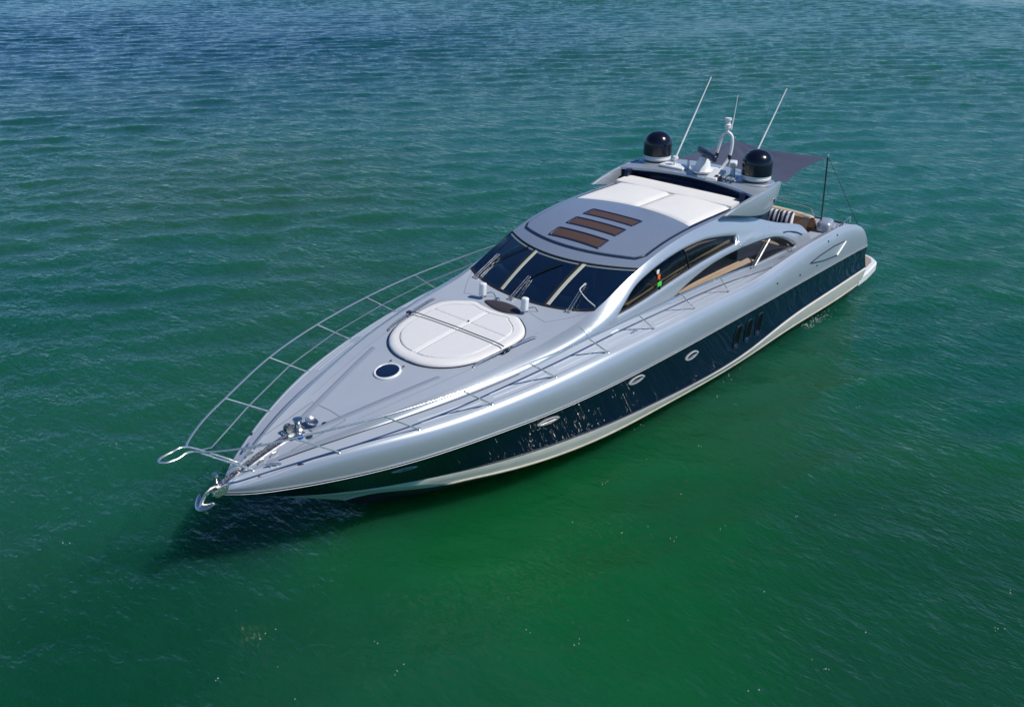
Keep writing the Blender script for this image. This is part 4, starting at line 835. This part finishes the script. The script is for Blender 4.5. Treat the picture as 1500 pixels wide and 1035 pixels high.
# ------------------------------------------------------------------ sun shade over the cockpit
sh = thing('cockpit_awning', 'grey fabric awning stretched on poles over the aft cockpit', 'awning', loc=(4.3, 0, 2.4))
c00, c01, c10, c11 = (Vector(p) for p in ((6.75, 1.95, 4.28), (6.70, -1.45, 4.30), (4.40, 1.92, 4.50), (3.27, -1.5, 4.24)))
n = 29; P = np.zeros((n, n, 3))
for i, a in enumerate(np.linspace(0, 1, n)):
    for j, b_ in enumerate(np.linspace(0, 1, n)):
        e_ = .10*math.sin(math.pi*b_)*a; f_ = .035*math.sin(math.pi*a)
        aa = a-e_; bb = b_+f_*(1-2*b_)*1.0
        p = (c00*(1-bb)+c01*bb)*(1-aa)+(c10*(1-bb)+c11*bb)*aa
        p.z -= .10*math.sin(math.pi*a)*math.sin(math.pi*b_)
        r_ = math.hypot(1-a, 1-b_); p.z += .045*math.sin(math.atan2(1-a, 1-b_+1e-6)*16)*math.exp(-r_/.4)*min(1, r_*6)
        P[i, j] = p
MB().grid(P).build('shade_cloth', 'sail_grey', sh, 80)
for b0, b1 in (((4.12, 1.92, 2.62), (4.36, 1.92, 4.54)), ((3.5, -1.55, 2.45), (3.27, -1.5, 4.30))):
    po = MB().tube([b0, b1], .022, 8).build('shade_pole', 'dark_steel', sh)
    MB().lathe([(0, .05), (.03, .04), (.035, 0), (.035, -.05)], b1, 12).build('pole_cap', 'steel', po)
    MB().lathe([(0, .04), (.05, .03), (.07, 0)], b0, 14).build('pole_foot', 'dark_steel', po)
MB().tube([(4.36, 1.92, 4.52), (2.6, 2.38, 2.30)], .008, 5).build('guy_rope', 'dark_steel', sh)
MB().tube([(3.27, -1.5, 4.26), (2.5, -2.3, 2.3)], .008, 5).build('guy_rope', 'dark_steel', sh)
MB().tube([(5.5, -1.55, 4.30), (5.2, -1.9, 2.5)], .006, 5).build('tie_cord', 'white', sh)
# ------------------------------------------------------------------ foam and white flecks
rf = random.Random(4)
def water_bits(name, spots, label, cat):
    m2 = MB()
    for x, y, n_, spread, s0 in spots:
        for _ in range(n_):
            px, py = x+rf.gauss(0, spread), y+rf.gauss(0, spread*.6); s_ = s0*rf.uniform(.4, 1.3); a0 = rf.random()*6.28; k_ = rf.randint(5, 8)
            z = wave_at(px, py)+.012
            ring = [(px+s_*rf.uniform(.5, 1)*math.cos(a0+6.283*i/k_), py+s_*.6*rf.uniform(.5, 1)*math.sin(a0+6.283*i/k_), z) for i in range(k_)]
            top_ = [(px+(q[0]-px)*.5, py+(q[1]-py)*.5, z+.012) for q in ring]; m2.loops(ring, top_)
    o = m2.build(name, 'foam', None, 60); o['kind'] = 'stuff'; o['label'] = label; o['category'] = cat
FL = [(14.6, 4.29), (13.66, 6.36), (13.16, 6.86), (15.13, 5.57), (15.96, 5.03), (16.18, 6.96), (18.34, 5.68), (16.02, 8.6), (17.01, 8.23), (17.09, 8.53), (13.28, 10.09), (18.28, 7.92), (12.31, 7.54), (12.65, 9.13), (14.37, 10.19), (10.64, 2.83), (10.67, 3.3), (8.73, 5.52), (6.51, 7.42), (7.46, 8.1), (12.87, 3.67), (15.95, 4.49), (16.48, 4.15), (21.42, -5.69), (23.57, -3.01), (22.46, .81), (22.64, 2.3), (22.4, 1.56), (21.33, 3.05), (23.53, 1.89), (22.91, 3.01), (21.57, 3.77), (19.5, 4.6), (19.2, 5.4), (15.4, 3.0), (14.1, 3.1), (16.8, 3.4)]
water_bits('white_flecks', [(x, y, rf.choice((1, 1, 2, 3, 4)), .07, .014) for x, y in FL], 'small white flecks scattered on the green water beside the yacht', 'foam')  # small pale bits at the listed spots
water_bits('exhaust_foam', [(5.3, 2.5, 30, .16, .022), (4.75, 2.5, 40, .2, .018), (4.2, 2.5, 30, .25, .015), (9.5, 2.35, 8, .2, .016), (13.2, 2.15, 8, .2, .016)], 'white foam bubbling at the waterline under the stern of the yacht', 'foam')
